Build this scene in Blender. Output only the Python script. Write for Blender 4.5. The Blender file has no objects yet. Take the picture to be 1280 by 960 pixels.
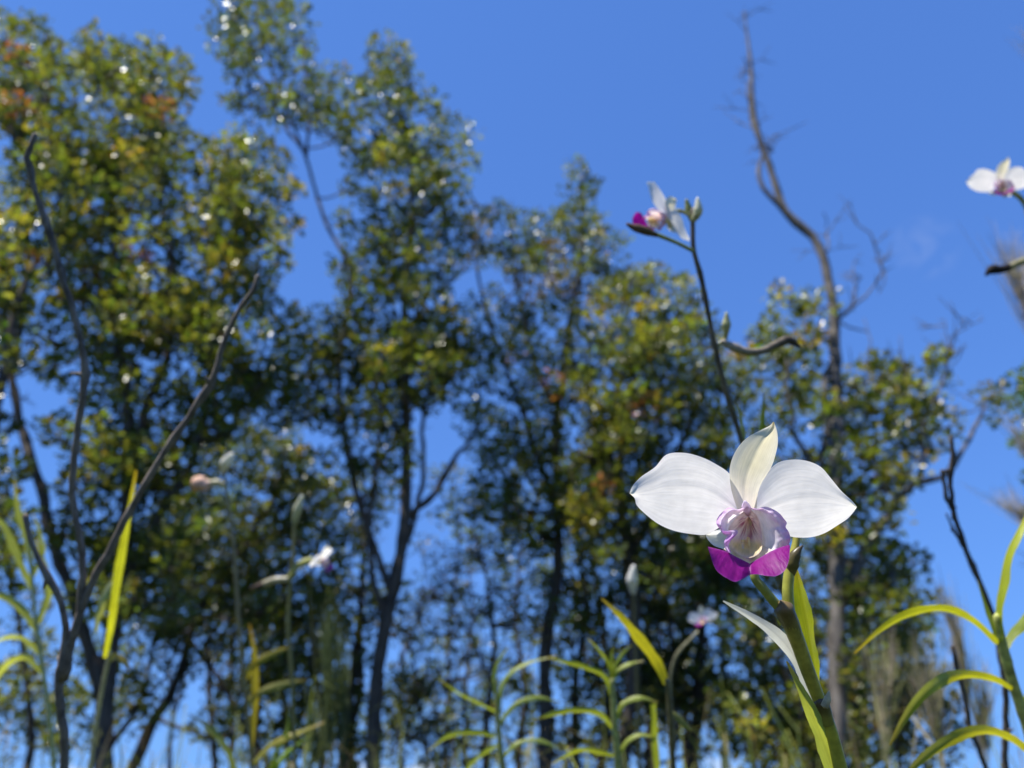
import bpy, math, random
import numpy as np
from mathutils import Vector, Matrix
R = math.radians
scene = bpy.context.scene
col = scene.collection

# ------------------------------------------------------------------ camera
F = 961.0                       # focal length in photograph pixels (1280 wide)
PITCH = R(28.0)
CAM = np.array([0.0, 0.0, 1.10])
D0 = 0.270                      # distance of the main flower along the view axis
FW = np.array([0.0, math.cos(PITCH), math.sin(PITCH)])
UP = np.array([0.0, -math.sin(PITCH), math.cos(PITCH)])
RT = np.array([1.0, 0.0, 0.0])
cd = bpy.data.cameras.new('camera'); cam = bpy.data.objects.new('camera', cd); col.objects.link(cam)
cam.location = CAM; cam.rotation_euler = (R(90) + PITCH, 0, 0)
cd.sensor_fit = 'HORIZONTAL'; cd.sensor_width = 36.0; cd.lens = 36.0 * F / 1280.0
cd.clip_start = 0.01; cd.clip_end = 5000
cd.dof.use_dof = True; cd.dof.focus_distance = D0 - 0.006; cd.dof.aperture_fstop = cd.lens / 2.6
scene.camera = cam

# ------------------------------------------------------------------ sky, sun, exposure
SUN_EL, SUN_AZ = R(66.0), R(-122.0)          # azimuth from +Y towards +X
scene.view_settings.exposure = 0.75
w = bpy.data.worlds.new('World'); scene.world = w; w.use_nodes = True
nt = w.node_tree; nt.nodes.clear()
out = nt.nodes.new('ShaderNodeOutputWorld'); bg = nt.nodes.new('ShaderNodeBackground')
sky = nt.nodes.new('ShaderNodeTexSky'); sky.sky_type = 'NISHITA'; sky.sun_disc = False
sky.sun_elevation = SUN_EL; sky.sun_rotation = SUN_AZ
sky.altitude = 300; sky.air_density = 0.8; sky.dust_density = 0.0; sky.ozone_density = 10.0
bg.inputs['Strength'].default_value = 0.115
# low fair-weather clouds along the horizon and one thin wisp
tc = nt.nodes.new('ShaderNodeTexCoord')
mp = nt.nodes.new('ShaderNodeMapping'); mp.inputs['Scale'].default_value = (1, 1, 2.6)
nz = nt.nodes.new('ShaderNodeTexNoise'); nz.inputs['Scale'].default_value = 7; nz.inputs['Detail'].default_value = 7
nz.inputs['Roughness'].default_value = 0.55
nt.links.new(tc.outputs['Generated'], mp.inputs['Vector']); nt.links.new(mp.outputs['Vector'], nz.inputs['Vector'])
sp = nt.nodes.new('ShaderNodeSeparateXYZ'); nt.links.new(tc.outputs['Generated'], sp.inputs['Vector'])
band = nt.nodes.new('ShaderNodeMapRange'); band.inputs['From Min'].default_value = 0.06; band.inputs['From Max'].default_value = 0.0
band.inputs['To Min'].default_value = -0.30; band.inputs['To Max'].default_value = 0.09
nt.links.new(sp.outputs['Z'], band.inputs['Value'])
ad = nt.nodes.new('ShaderNodeMath'); ad.operation = 'ADD'
nt.links.new(nz.outputs['Fac'], ad.inputs[0]); nt.links.new(band.outputs['Result'], ad.inputs[1])
cr = nt.nodes.new('ShaderNodeMapRange'); cr.inputs['From Min'].default_value = 0.50; cr.inputs['From Max'].default_value = 0.62
nt.links.new(ad.outputs['Value'], cr.inputs['Value'])
mx = nt.nodes.new('ShaderNodeMix'); mx.data_type = 'RGBA'
mx.inputs[7].default_value = (4.6, 5.0, 5.5, 1)
# the camera's own compression of the sky, the same over the whole dome: c x / (1 + x / k)
EV = 2 ** scene.view_settings.exposure
S_ = bg.inputs['Strength'].default_value
num = nt.nodes.new('ShaderNodeVectorMath'); num.operation = 'MULTIPLY'; num.inputs[1].default_value = (2.75 / EV, 3.5 / EV, 5.2 / EV)
den = nt.nodes.new('ShaderNodeVectorMath'); den.operation = 'MULTIPLY_ADD'; den.inputs[1].default_value = (S_ / .095, S_ / .175, S_ / .27); den.inputs[2].default_value = (1, 1, 1)
dv = nt.nodes.new('ShaderNodeVectorMath'); dv.operation = 'DIVIDE'
nt.links.new(sky.outputs['Color'], num.inputs[0]); nt.links.new(sky.outputs['Color'], den.inputs[0])
nt.links.new(num.outputs[0], dv.inputs[0]); nt.links.new(den.outputs[0], dv.inputs[1])
nt.links.new(cr.outputs['Result'], mx.inputs[0]); nt.links.new(dv.outputs[0], mx.inputs[6])
wr = Vector((0, math.cos(PITCH), math.sin(PITCH))) + Vector((1, 0, 0)) * (515 / F) + Vector((0, -math.sin(PITCH), math.cos(PITCH))) * (170 / F); wr.normalize()
dt = nt.nodes.new('ShaderNodeVectorMath'); dt.operation = 'DOT_PRODUCT'; dt.inputs[1].default_value = wr; nt.links.new(tc.outputs['Generated'], dt.inputs[0])
wm = nt.nodes.new('ShaderNodeMapRange'); wm.interpolation_type = 'SMOOTHSTEP'; wm.inputs['From Min'].default_value = math.cos(R(2.4)); wm.inputs['From Max'].default_value = 1.0; nt.links.new(dt.outputs['Value'], wm.inputs['Value'])
wn = nt.nodes.new('ShaderNodeTexNoise'); wn.inputs['Scale'].default_value = 26; wn.inputs['Detail'].default_value = 5; wn.inputs['Distortion'].default_value = .4; nt.links.new(tc.outputs['Generated'], wn.inputs['Vector'])
wk = nt.nodes.new('ShaderNodeMapRange'); wk.inputs['From Min'].default_value = .48; wk.inputs['From Max'].default_value = .75; wk.inputs['To Max'].default_value = .17; nt.links.new(wn.outputs['Fac'], wk.inputs['Value'])
wp = nt.nodes.new('ShaderNodeMath'); wp.operation = 'MULTIPLY'; nt.links.new(wm.outputs['Result'], wp.inputs[0]); nt.links.new(wk.outputs['Result'], wp.inputs[1])
mw = nt.nodes.new('ShaderNodeMix'); mw.data_type = 'RGBA'; mw.inputs[7].default_value = (4.0, 4.4, 5.2, 1); nt.links.new(wp.outputs[0], mw.inputs[0]); nt.links.new(mx.outputs[2], mw.inputs[6])
nt.links.new(mw.outputs[2], bg.inputs['Color']); nt.links.new(bg.outputs[0], out.inputs[0])
sd = bpy.data.lights.new('sun', 'SUN'); sun = bpy.data.objects.new('sun', sd); col.objects.link(sun)
sd.energy = 5.0; sd.angle = R(0.53); sd.color = (1.0, 0.955, 0.88)
sv = Vector((math.sin(SUN_AZ) * math.cos(SUN_EL), math.cos(SUN_AZ) * math.cos(SUN_EL), math.sin(SUN_EL)))
sun.rotation_euler = sv.to_track_quat('Z', 'Y').to_euler()
scene.view_settings.view_transform = 'Standard'; scene.view_settings.look = 'None'
scene.view_settings.gamma = 1.0; scene.view_settings.use_curve_mapping = False
scene.render.engine = 'CYCLES'
scene.cycles.use_denoising = True
try: scene.cycles.denoiser = 'OPENIMAGEDENOISE'
except Exception: pass
scene.cycles.max_bounces = 8; scene.cycles.transmission_bounces = 6; scene.cycles.transparent_max_bounces = 6
scene.cycles.sample_clamp_indirect = 6.0; scene.cycles.sample_clamp_direct = 0.0
scene.cycles.caustics_reflective = False; scene.cycles.caustics_refractive = False

# ------------------------------------------------------------------ helpers
def ray(x, y): return FW + RT * ((x - 640.0) / F) + UP * ((480.0 - y) / F)
def atd(x, y, d): return CAM + ray(x, y) * d                      # a point seen at (x, y), d metres along the axis
def at(x, y, Y): r = ray(x, y); return CAM + r * (Y / r[1])       # the same, Y metres ahead over the ground
ORG = {}
def origin(o): return ORG.get(o.name, np.zeros(3)) if o else np.zeros(3)
def root(name, loc, label=None, cat=None, group=None, parent=None):
    o = bpy.data.objects.new(name, None); col.objects.link(o)
    o.empty_display_size = 0.02
    loc = np.array(loc, float)
    o.location = loc - origin(parent); o.parent = parent
    ORG[o.name] = loc
    if label: o['label'] = label
    if cat: o['category'] = cat
    if group: o['group'] = group
    return o
def mesh(name, V, faces, mat, parent=None, C=None, TS=None, smooth=True):
    V = np.asarray(V, float).reshape(-1, 3); org = origin(parent)
    me = bpy.data.meshes.new(name)
    if isinstance(faces, np.ndarray):
        k = faces.shape[1]; n = len(faces)
        me.vertices.add(len(V)); me.vertices.foreach_set('co', (V - org).astype(np.float32).ravel())
        me.loops.add(n * k); me.loops.foreach_set('vertex_index', faces.astype(np.int32).ravel())
        me.polygons.add(n); me.polygons.foreach_set('loop_start', np.arange(0, n * k, k, dtype=np.int32))
        me.update(calc_edges=True)
    else:
        me.from_pydata([tuple(v) for v in V - org], [], faces)
    if smooth: me.polygons.foreach_set('use_smooth', np.ones(len(me.polygons), bool))
    if C is not None:
        a = me.color_attributes.new('Col', 'FLOAT_COLOR', 'POINT')
        cc = np.ones((len(V), 4), np.float32); cc[:, :3] = np.asarray(C).reshape(-1, 3)
        a.data.foreach_set('color', cc.ravel())
    if TS is not None:
        a = me.attributes.new('ts', 'FLOAT_VECTOR', 'POINT')
        tt = np.zeros((len(V), 3), np.float32); tt[:, :2] = np.asarray(TS).reshape(-1, 2)
        a.data.foreach_set('vector', tt.ravel())
    me.validate(); me.materials.append(mat)
    o = bpy.data.objects.new(name, me); col.objects.link(o); o.parent = parent
    return o
def gridfaces(n, m, wrap=False):
    i = np.arange(n - 1)[:, None]; j = np.arange(m if wrap else m - 1)[None, :]; j2 = (j + 1) % m
    return np.stack([i * m + j, i * m + j2, (i + 1) * m + j2, (i + 1) * m + j], -1).reshape(-1, 4)
def spline(P, n):
    """centripetal-ish Catmull-Rom through P, resampled evenly to n points (any dimension)"""
    P = np.asarray(P, float)
    if len(P) == 2: return P[0] + (P[1] - P[0]) * np.linspace(0, 1, n)[:, None]
    Q = np.vstack([2 * P[0] - P[1], P, 2 * P[-1] - P[-2]]); o = []
    K = np.r_[0, np.cumsum(np.maximum(np.linalg.norm(np.diff(Q, axis=0), axis=1), 1e-9) ** .5)]     # centripetal
    for k in range(1, len(Q) - 2):
        t0, t1, t2, t3 = K[k - 1:k + 3]; t = np.linspace(t1, t2, 14, endpoint=False)[:, None]; a, b, c, d = Q[k - 1], Q[k], Q[k + 1], Q[k + 2]
        A1 = (t1 - t) / (t1 - t0) * a + (t - t0) / (t1 - t0) * b; A2 = (t2 - t) / (t2 - t1) * b + (t - t1) / (t2 - t1) * c; A3 = (t3 - t) / (t3 - t2) * c + (t - t2) / (t3 - t2) * d
        B1 = (t2 - t) / (t2 - t0) * A1 + (t - t0) / (t2 - t0) * A2; B2 = (t3 - t) / (t3 - t1) * A2 + (t - t1) / (t3 - t1) * A3
        o.append((t2 - t) / (t2 - t1) * B1 + (t - t1) / (t2 - t1) * B2)
    o = np.vstack(o + [P[-1:]])
    s = np.r_[0, np.cumsum(np.linalg.norm(np.diff(o, axis=0), axis=1))]; s /= s[-1]
    u = np.linspace(0, 1, n)
    return np.stack([np.interp(u, s, o[:, k]) for k in range(o.shape[1])], 1)
def interp(vals, n):
    return np.interp(np.linspace(0, 1, n), np.linspace(0, 1, len(vals)), vals)
def tubegeo(P, rad, sides=8, cap=True, rng=None, rough=0.0):
    P = np.asarray(P, float); n = len(P); rad = np.asarray(rad, float)
    T = np.gradient(P, axis=0); T /= np.linalg.norm(T, axis=1)[:, None] + 1e-12
    a = np.array([0.37, -0.81, 0.45]); N = np.zeros_like(P)
    for k in range(n):
        a = a - T[k] * a.dot(T[k]); a = a / (np.linalg.norm(a) + 1e-12); N[k] = a
    B = np.cross(T, N); an = np.linspace(0, 2 * np.pi, sides, endpoint=False)
    rr = rad[:, None] * np.ones(sides)
    if rough and rng is not None: rr = rr * (1 + rough * rng.standard_normal(rr.shape))
    V = P[:, None] + rr[..., None] * (np.cos(an)[None, :, None] * N[:, None] + np.sin(an)[None, :, None] * B[:, None])
    Fc = gridfaces(n, sides, True); V = V.reshape(-1, 3)
    if cap:
        V = np.vstack([V, P[-1:] + T[-1:] * rad[-1], P[:1] - T[:1] * rad[0] * .5]); e = (n - 1) * sides; k = n * sides
        j = np.arange(sides); j2 = (j + 1) % sides
        Fc = np.vstack([Fc, np.stack([e + j, e + j2, np.full(sides, k), np.full(sides, k)], 1),
                        np.stack([j2, j, np.full(sides, k + 1), np.full(sides, k + 1)], 1)])
    return V, Fc
def quads_tris(Fc): return [tuple(f) if f[2] != f[3] else tuple(f[:3]) for f in Fc.tolist()]
def tube(name, P, rad, mat, parent, sides=8, C=None, rng=None, rough=0.0):
    V, Fc = tubegeo(P, rad, sides, True, rng, rough)
    cc = None if C is None else np.vstack([np.repeat(np.asarray(C, float), sides, axis=0), C[-1:], C[:1]])
    return mesh(name, V, quads_tris(Fc), mat, parent, C=cc)

# ------------------------------------------------------------------ materials
def newmat(name):
    m = bpy.data.materials.new(name); m.use_nodes = True; t = m.node_tree; t.nodes.clear()
    o = t.nodes.new('ShaderNodeOutputMaterial'); return m, t, o
def leafmat(name, rough=0.3, trans=0.45, tboost=(1.5, 1.6, 0.7), bump=0.0, noise=0.25, spec=0.5, veins=0, nscale=40.0, coat=0.0):
    """vertex colour -> glossy top + light passing through"""
    m, t, o = newmat(name); N = t.nodes.new; L = t.links.new
    a = N('ShaderNodeVertexColor'); a.layer_name = 'Col'
    ns = N('ShaderNodeTexNoise'); ns.inputs['Scale'].default_value = nscale; ns.inputs['Detail'].default_value = 4
    mr = N('ShaderNodeMapRange'); mr.inputs['From Min'].default_value = .25; mr.inputs['From Max'].default_value = .75
    mr.inputs['To Min'].default_value = 1 - noise; mr.inputs['To Max'].default_value = 1 + noise
    tc = N('ShaderNodeTexCoord'); L(tc.outputs['Object'], ns.inputs['Vector']); L(ns.outputs['Fac'], mr.inputs['Value'])
    mu = N('ShaderNodeVectorMath'); mu.operation = 'SCALE'; L(a.outputs['Color'], mu.inputs[0]); L(mr.outputs['Result'], mu.inputs['Scale'])
    p = N('ShaderNodeBsdfPrincipled'); p.inputs['Roughness'].default_value = rough; p.inputs['Specular IOR Level'].default_value = spec
    L(mu.outputs[0], p.inputs['Base Color'])
    tr = N('ShaderNodeBsdfTranslucent'); tb = N('ShaderNodeVectorMath'); tb.operation = 'MULTIPLY'; tb.inputs[1].default_value = tboost
    L(mu.outputs[0], tb.inputs[0]); L(tb.outputs[0], tr.inputs['Color'])
    mi = N('ShaderNodeMixShader'); mi.inputs[0].default_value = trans
    L(p.outputs[0], mi.inputs[1]); L(tr.outputs[0], mi.inputs[2]); L(mi.outputs[0], o.inputs[0])
    if veins:
        at_ = N('ShaderNodeAttribute'); at_.attribute_name = 'ts'
        sx = N('ShaderNodeSeparateXYZ'); L(at_.outputs['Vector'], sx.inputs[0])
        n2 = N('ShaderNodeTexNoise'); n2.inputs['Scale'].default_value = 1.0; n2.inputs['Detail'].default_value = 3
        cv = N('ShaderNodeCombineXYZ'); s1 = N('ShaderNodeMath'); s1.operation = 'MULTIPLY'; s1.inputs[1].default_value = 3.0
        s2 = N('ShaderNodeMath'); s2.operation = 'MULTIPLY'; s2.inputs[1].default_value = veins
        L(sx.outputs['X'], s1.inputs[0]); L(sx.outputs['Y'], s2.inputs[0]); L(s1.outputs[0], cv.inputs[0]); L(s2.outputs[0], cv.inputs[1])
        L(cv.outputs[0], n2.inputs['Vector'])
        mr2 = N('ShaderNodeMapRange'); mr2.inputs['From Min'].default_value = .3; mr2.inputs['From Max'].default_value = .7
        mr2.inputs['To Min'].default_value = 1 - noise; mr2.inputs['To Max'].default_value = 1 + noise * .6
        L(n2.outputs['Fac'], mr2.inputs['Value']); mu2 = N('ShaderNodeVectorMath'); mu2.operation = 'SCALE'
        L(mu.outputs[0], mu2.inputs[0]); L(mr2.outputs['Result'], mu2.inputs['Scale'])
        L(mu2.outputs[0], p.inputs['Base Color']); L(mu2.outputs[0], tb.inputs[0])
        if bump:
            bp = N('ShaderNodeBump'); bp.inputs['Strength'].default_value = bump; bp.inputs['Distance'].default_value = 0.0006
            L(n2.outputs['Fac'], bp.inputs['Height']); L(bp.outputs[0], p.inputs['Normal']); L(bp.outputs[0], tr.inputs['Normal'])
    return m
def barkmat(name, c1, c2, scale=14.0, rough=0.85, bump=0.6, dist=0.01):
    m, t, o = newmat(name); N = t.nodes.new; L = t.links.new
    tc = N('ShaderNodeTexCoord'); mp = N('ShaderNodeMapping'); mp.inputs['Scale'].default_value = (1, 1, .35); L(tc.outputs['Object'], mp.inputs[0])
    ns = N('ShaderNodeTexNoise'); ns.inputs['Scale'].default_value = scale; ns.inputs['Detail'].default_value = 6; ns.inputs['Roughness'].default_value = .65
    L(mp.outputs[0], ns.inputs['Vector'])
    r = N('ShaderNodeValToRGB'); r.color_ramp.elements[0].position = .33; r.color_ramp.elements[1].position = .68
    r.color_ramp.elements[0].color = (*c1, 1); r.color_ramp.elements[1].color = (*c2, 1); L(ns.outputs['Fac'], r.inputs[0])
    p = N('ShaderNodeBsdfPrincipled'); p.inputs['Roughness'].default_value = rough; L(r.outputs[0], p.inputs['Base Color'])
    b = N('ShaderNodeBump'); b.inputs['Strength'].default_value = bump; b.inputs['Distance'].default_value = dist
    L(ns.outputs['Fac'], b.inputs['Height']); L(b.outputs[0], p.inputs['Normal']); L(p.outputs[0], o.inputs[0])
    return m
M_TREE = leafmat('tree_leaf', rough=0.26, trans=0.44, tboost=(1.8, 1.7, 0.6), noise=0.2, spec=0.45, nscale=3.0)
M_LEAF = leafmat('orchid_leaf', rough=0.30, trans=0.5, tboost=(1.5, 1.45, 0.5), noise=0.16, spec=0.55, veins=26, bump=0.35, nscale=60)
M_PETAL = leafmat('petal', rough=0.42, trans=0.58, tboost=(1.10, 1.06, .98), noise=0.06, spec=0.4, veins=22, bump=0.17, nscale=300)
M_LIP = leafmat('lip', rough=0.5, trans=0.52, tboost=(1.08, 1.0, 1.0), noise=0.10, spec=0.35, veins=12, bump=0.5, nscale=400)
M_STEM = leafmat('green_stem', rough=0.38, trans=0.22, tboost=(1.2, 1.2, .6), noise=0.42, spec=0.5, nscale=220)
M_DRY = leafmat('dry_flower', rough=0.75, trans=0.12, tboost=(1, .9, .7), noise=0.5, spec=0.2, nscale=250)
M_BARK = barkmat('dark_bark', (.030, .022, .016), (.125, .098, .074))
M_GREY = barkmat('grey_bark', (.032, .027, .023), (.17, .152, .135), scale=16, bump=1.0, dist=.02)
M_TWIG = barkmat('dead_twig', (.06, .046, .035), (.25, .20, .155), scale=120, bump=.5, dist=.001)
M_BROOM = leafmat('feathery_needles', rough=0.6, trans=0.4, tboost=(1.2, 1.2, .8), noise=0.2, spec=0.25, nscale=3.0)

# ------------------------------------------------------------------ ground
def ground():
    m, t, o = newmat('ground'); N = t.nodes.new; L = t.links.new
    tc = N('ShaderNodeTexCoord'); ns = N('ShaderNodeTexNoise'); ns.inputs['Scale'].default_value = .8; ns.inputs['Detail'].default_value = 9
    L(tc.outputs['Object'], ns.inputs['Vector'])
    r = N('ShaderNodeValToRGB'); e = r.color_ramp.elements; e[0].position = .35; e[0].color = (.02, .017, .014, 1); e[1].position = .62; e[1].color = (.045, .065, .02, 1)
    L(ns.outputs['Fac'], r.inputs[0]); p = N('ShaderNodeBsdfPrincipled'); p.inputs['Roughness'].default_value = .95
    L(r.outputs[0], p.inputs['Base Color']); L(p.outputs[0], o.inputs[0])
    a = np.r_[-1500, -400, -120, np.linspace(-40, 40, 41), 120, 400, 1500]
    X, Y = np.meshgrid(a, a, indexing='ij')
    Z = .05 * np.sin(X * .7 + 1) * np.cos(Y * .55) + .03 * np.sin(X * 1.7 + Y * 1.3) - .06
    g = mesh('ground', np.stack([X, Y, Z], -1), gridfaces(len(a), len(a)), m); g['kind'] = 'structure'
    rng = np.random.default_rng(3); n = 6000
    x = rng.uniform(-9, 9, n); y = rng.uniform(-1.5, 18, n); keep = np.hypot(x, y) > .5; x, y = x[keep], y[keep]; n = len(x)
    h = rng.uniform(.08, .32, n); an = rng.uniform(0, 6.28, n); ln = rng.uniform(.1, .5, n) * h
    b = np.stack([x, y, np.full(n, -.1)], 1); sd_ = np.stack([np.cos(an), np.sin(an), 0 * an], 1) * .006
    md = b + np.stack([-np.sin(an) * ln * .4, np.cos(an) * ln * .4, h * .7 + .1], 1); tp = b + np.stack([-np.sin(an) * ln, np.cos(an) * ln, h + .1], 1)
    V = np.stack([b - sd_, b + sd_, md + sd_ * .7, md - sd_ * .7, tp], 1).reshape(-1, 3); k = np.arange(n)[:, None] * 5
    Fc = np.vstack([k + [0, 1, 2, 3], k + [3, 2, 4, 4]])
    cc = np.repeat(np.stack([rng.uniform(.05, .12, n), rng.uniform(.09, .14, n), rng.uniform(.015, .03, n)], 1), 5, axis=0)
    o = mesh('grass', V, quads_tris(Fc), M_TREE, C=cc); o['kind'] = 'stuff'; o['label'] = 'sparse low grass on the ground under the trees'; o['category'] = 'grass'
ground()

# ------------------------------------------------------------------ trees
def leaf_cloud(cen, cols, L0, per, rng, spread, upbias=.35):
    """rosette tufts of small rounded leaves round each centre"""
    k = len(cen); idx = np.repeat(np.arange(k), per); n = len(idx)
    d = rng.standard_normal((n, 3)); d /= np.linalg.norm(d, axis=1)[:, None]
    sc = spread * np.repeat(rng.uniform(.6, 1.25, k), per)
    off = d * (rng.uniform(.15, 1, n) ** .55 * sc)[:, None]; off[:, 2] *= .75
    base = cen[idx] + off
    ax = d * .9 + rng.standard_normal((n, 3)) * .55; ax[:, 2] += upbias
    ax /= np.linalg.norm(ax, axis=1)[:, None]
    nr = rng.standard_normal((n, 3)) * .7; nr[:, 2] += .9; nr -= ax * (nr * ax).sum(1)[:, None]; nr /= np.linalg.norm(nr, axis=1)[:, None]
    sd_ = np.cross(ax, nr); l = (L0 * rng.uniform(.65, 1.3, n))[:, None]; wd = l * rng.uniform(.26, .36, n)[:, None]; up = nr * wd * .35
    V = np.stack([base, base + ax * l * .3 + sd_ * wd * .8 + up, base + ax * l * .72 + sd_ * wd + up * .8, base + ax * l,
                  base + ax * l * .72 - sd_ * wd + up * .8, base + ax * l * .3 - sd_ * wd * .8 + up], 1).reshape(-1, 3)
    q = np.arange(n)[:, None] * 6; Fc = np.vstack([q + [0, 1, 2, 3], q + [0, 3, 4, 5]])
    c = cols[idx] * rng.uniform(.65, 1.4, n)[:, None] * (1 + rng.normal(0, .10, (n, 3)))
    return V, Fc, np.repeat(np.clip(c, .005, .9), 6, axis=0)
GREEN, OLIVE, YEL, RED, DEEP = (.092, .116, .026), (.130, .150, .036), (.235, .22, .045), (.21, .095, .055), (.056, .076, .022)
def wobble(n, rng, a):
    u = np.linspace(0, 1, n)[:, None]; o = np.zeros((n, 3))
    for k in (2, 3, 5, 8, 13, 21): o += a * rng.normal(0, 1, 3) * np.sin(u * 3.14159 * k + rng.uniform(0, 6.28, 3)) / k ** .8
    return o * np.minimum(1, np.minimum(u, 1 - u) * 8)
def tree(name, label, Y, limbs, blobs, pal, seed, leaf=.063, per=48, spread=.16, bark=None, cat='tree', depth=.9, twig=.005, dens=1.0, back=0.0, group='trees behind the orchids', bare=24):
    """limbs: (pixel polyline, base radius, tip radius[, distance shift]); the first starts at the ground.
    blobs: (x, y, rx, ry, number of tufts, ...) in photograph pixels, all at distance Y"""
    rng = np.random.default_rng(seed); bark = bark or M_BARK
    x0, y0 = limbs[0][0][0]; b = at(x0, y0, Y); base = np.array([b[0], Y, -.08])
    o = root(name, base, label, cat, group)
    NP, NR, NPAR = [], [], []          # skeleton
    for li, lm in enumerate(limbs):
        pts, r0, r1 = lm[:3]; dy = lm[3] if len(lm) > 3 else 0
        W = [at(x, y, Y + dy * (k / max(1, len(pts) - 1))) for k, (x, y) in enumerate(pts)]
        if li == 0 or (len(lm) > 4): 
            g = np.array([W[0][0] + rng.normal(0, .05), W[0][1], -.12]); W = [g] + W
        n = max(8, int(np.linalg.norm(np.diff(np.array(W), axis=0), axis=1).sum() / .12))
        P = spline(W, n); P[1:-1] += wobble(n - 2, rng, .05 if li == 0 else .04)
        rad = np.linspace(1, 0, n) ** .8 * (r0 - r1) + r1
        if li == 0: rad[:3] *= [1.5, 1.25, 1.1]
        tube('trunk' if li == 0 else 'limb', P, rad, bark, o, sides=9 if li == 0 else 7, rng=rng, rough=.12)
        vis = P[:, 2] > .9
        NP += list(P[vis]); NR += list(rad[vis])
    NP = np.array(NP); n0 = len(NP); NR = np.array(NR)
    cen, cc = [], []
    for bl in blobs:
        x, y, rx, ry, n = bl[:5]; n = int(math.ceil(n * 1.05 * dens)); tone = bl[5] if len(bl) > 5 else None
        pts = []; tries = 0
        md = 1.0 * math.sqrt(rx * ry * 3.14 / max(1, n)) * .62
        while len(pts) < n and tries < n * 40:
            tries += 1; a = rng.uniform(0, 6.283); r = math.sqrt(rng.uniform(0, 1)) * rng.uniform(.82, 1.08)
            q = (x + rx * r * math.cos(a), y + ry * r * math.sin(a))
            if all((q[0] - p[0]) ** 2 + (q[1] - p[1]) ** 2 > md * md for p in pts): pts.append(q)
            elif tries % 12 == 0: md *= .93
        for q in pts:
            cen.append(at(q[0], q[1], Y + back + rng.normal(0, depth * .55)))
            p = pal if tone is None else tone
            w_ = np.array([e[1] for e in p]); c = np.array(p[rng.choice(len(p), p=w_ / w_.sum())][0])
            cc.append(c * rng.uniform(.8, 1.25))
    VV, FF, off = [], [], 0                                   # bare angular twigs and snapped stubs
    for k in range(bare):
        j = rng.integers(n0 // 5, n0); a = NP[j]; dr = rng.standard_normal(3); dr[2] = abs(dr[2]) * .9 + .1; dr /= np.linalg.norm(dr); L_ = rng.uniform(.06, .42) ** 1.0
        p1 = a + dr * L_ * .5; dr2 = dr + rng.normal(0, .5, 3); dr2[2] += .3; p2_ = p1 + dr2 / np.linalg.norm(dr2) * L_ * .5
        for seg in ([a, p1, p2_], [p1, p1 + (dr + rng.normal(0, .8, 3)) * L_ * .3]):
            seg = np.array(seg); v, f = tubegeo(seg, np.linspace(.006, .002, len(seg)), 4, False); VV.append(v); FF.append(f + off); off += len(v)
    if VV: mesh('bare_twigs', np.vstack(VV), np.vstack(FF), bark, o)['kind'] = 'stuff'
    if len(cen):
        cen = np.array(cen); cc = np.array(cc)
        par = [-1] * n0; todo = list(range(len(cen))); chains = []
        nodes = [tuple(p) for p in NP]; A = np.array(nodes); cnt = None
        dist = np.array([np.min(np.linalg.norm(A - c, axis=1)) for c in cen])
        for k in np.argsort(dist):
            c = cen[k]; dv = c - A; ds = np.linalg.norm(dv, axis=1)
            cost = ds + np.maximum(0, -dv[:, 2]) * .9 + np.where(np.arange(len(A)) < n0, 0, .04)
            j = int(np.argmin(cost)); a = A[j]; L_ = ds[j]
            m1 = a + (c - a) * .45 + np.array([0, 0, -.10 * L_]) + rng.normal(0, .05 * L_, 3)
            pts = spline([a, m1, c], 5); ids = [j]
            for q in pts[1:]:
                par.append(ids[-1]); ids.append(len(par) - 1)
            A = np.vstack([A, pts[1:]]); chains.append(ids)
        cnt = np.zeros(len(par)); 
        for ids in chains: cnt[ids[-1]] += 1
        for q in range(len(par) - 1, n0 - 1, -1): cnt[par[q]] += cnt[q]
        VV, FF, off = [], [], 0
        for ids in chains:
            r = twig * np.maximum(1, cnt[ids]) ** .5; r[0] = r[1] * 1.1
            v, f = tubegeo(A[ids], r, 5, False); VV.append(v); FF.append(f + off); off += len(v)
        tw = mesh('twigs', np.vstack(VV), np.vstack(FF), bark, o); tw['kind'] = 'stuff'
        V, Fc, C = leaf_cloud(cen, cc, leaf, per, rng, spread)
        cw = mesh('crown', V, Fc, M_TREE, o, C=C, smooth=False); cw['kind'] = 'stuff'
    return o
P_LEFT = [(OLIVE, 5), (GREEN, 3.4), (YEL, 1.0), (RED, .4), (DEEP, .6)]
P_DARK = [(GREEN, 5), (DEEP, 4), (OLIVE, 2.2), (YEL, .35)]
P_MID = [(GREEN, 4), (OLIVE, 3.5), (DEEP, 3), (YEL, .9), (RED, .15)]
P_YEL = [(OLIVE, 4.5), (YEL, 1.6), (GREEN, 3), ((.27, .20, .035), .4)]
P_GREY = [((.075, .085, .04), 4), (GREEN, 2), ((.14, .11, .05), 1.5)]

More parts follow.
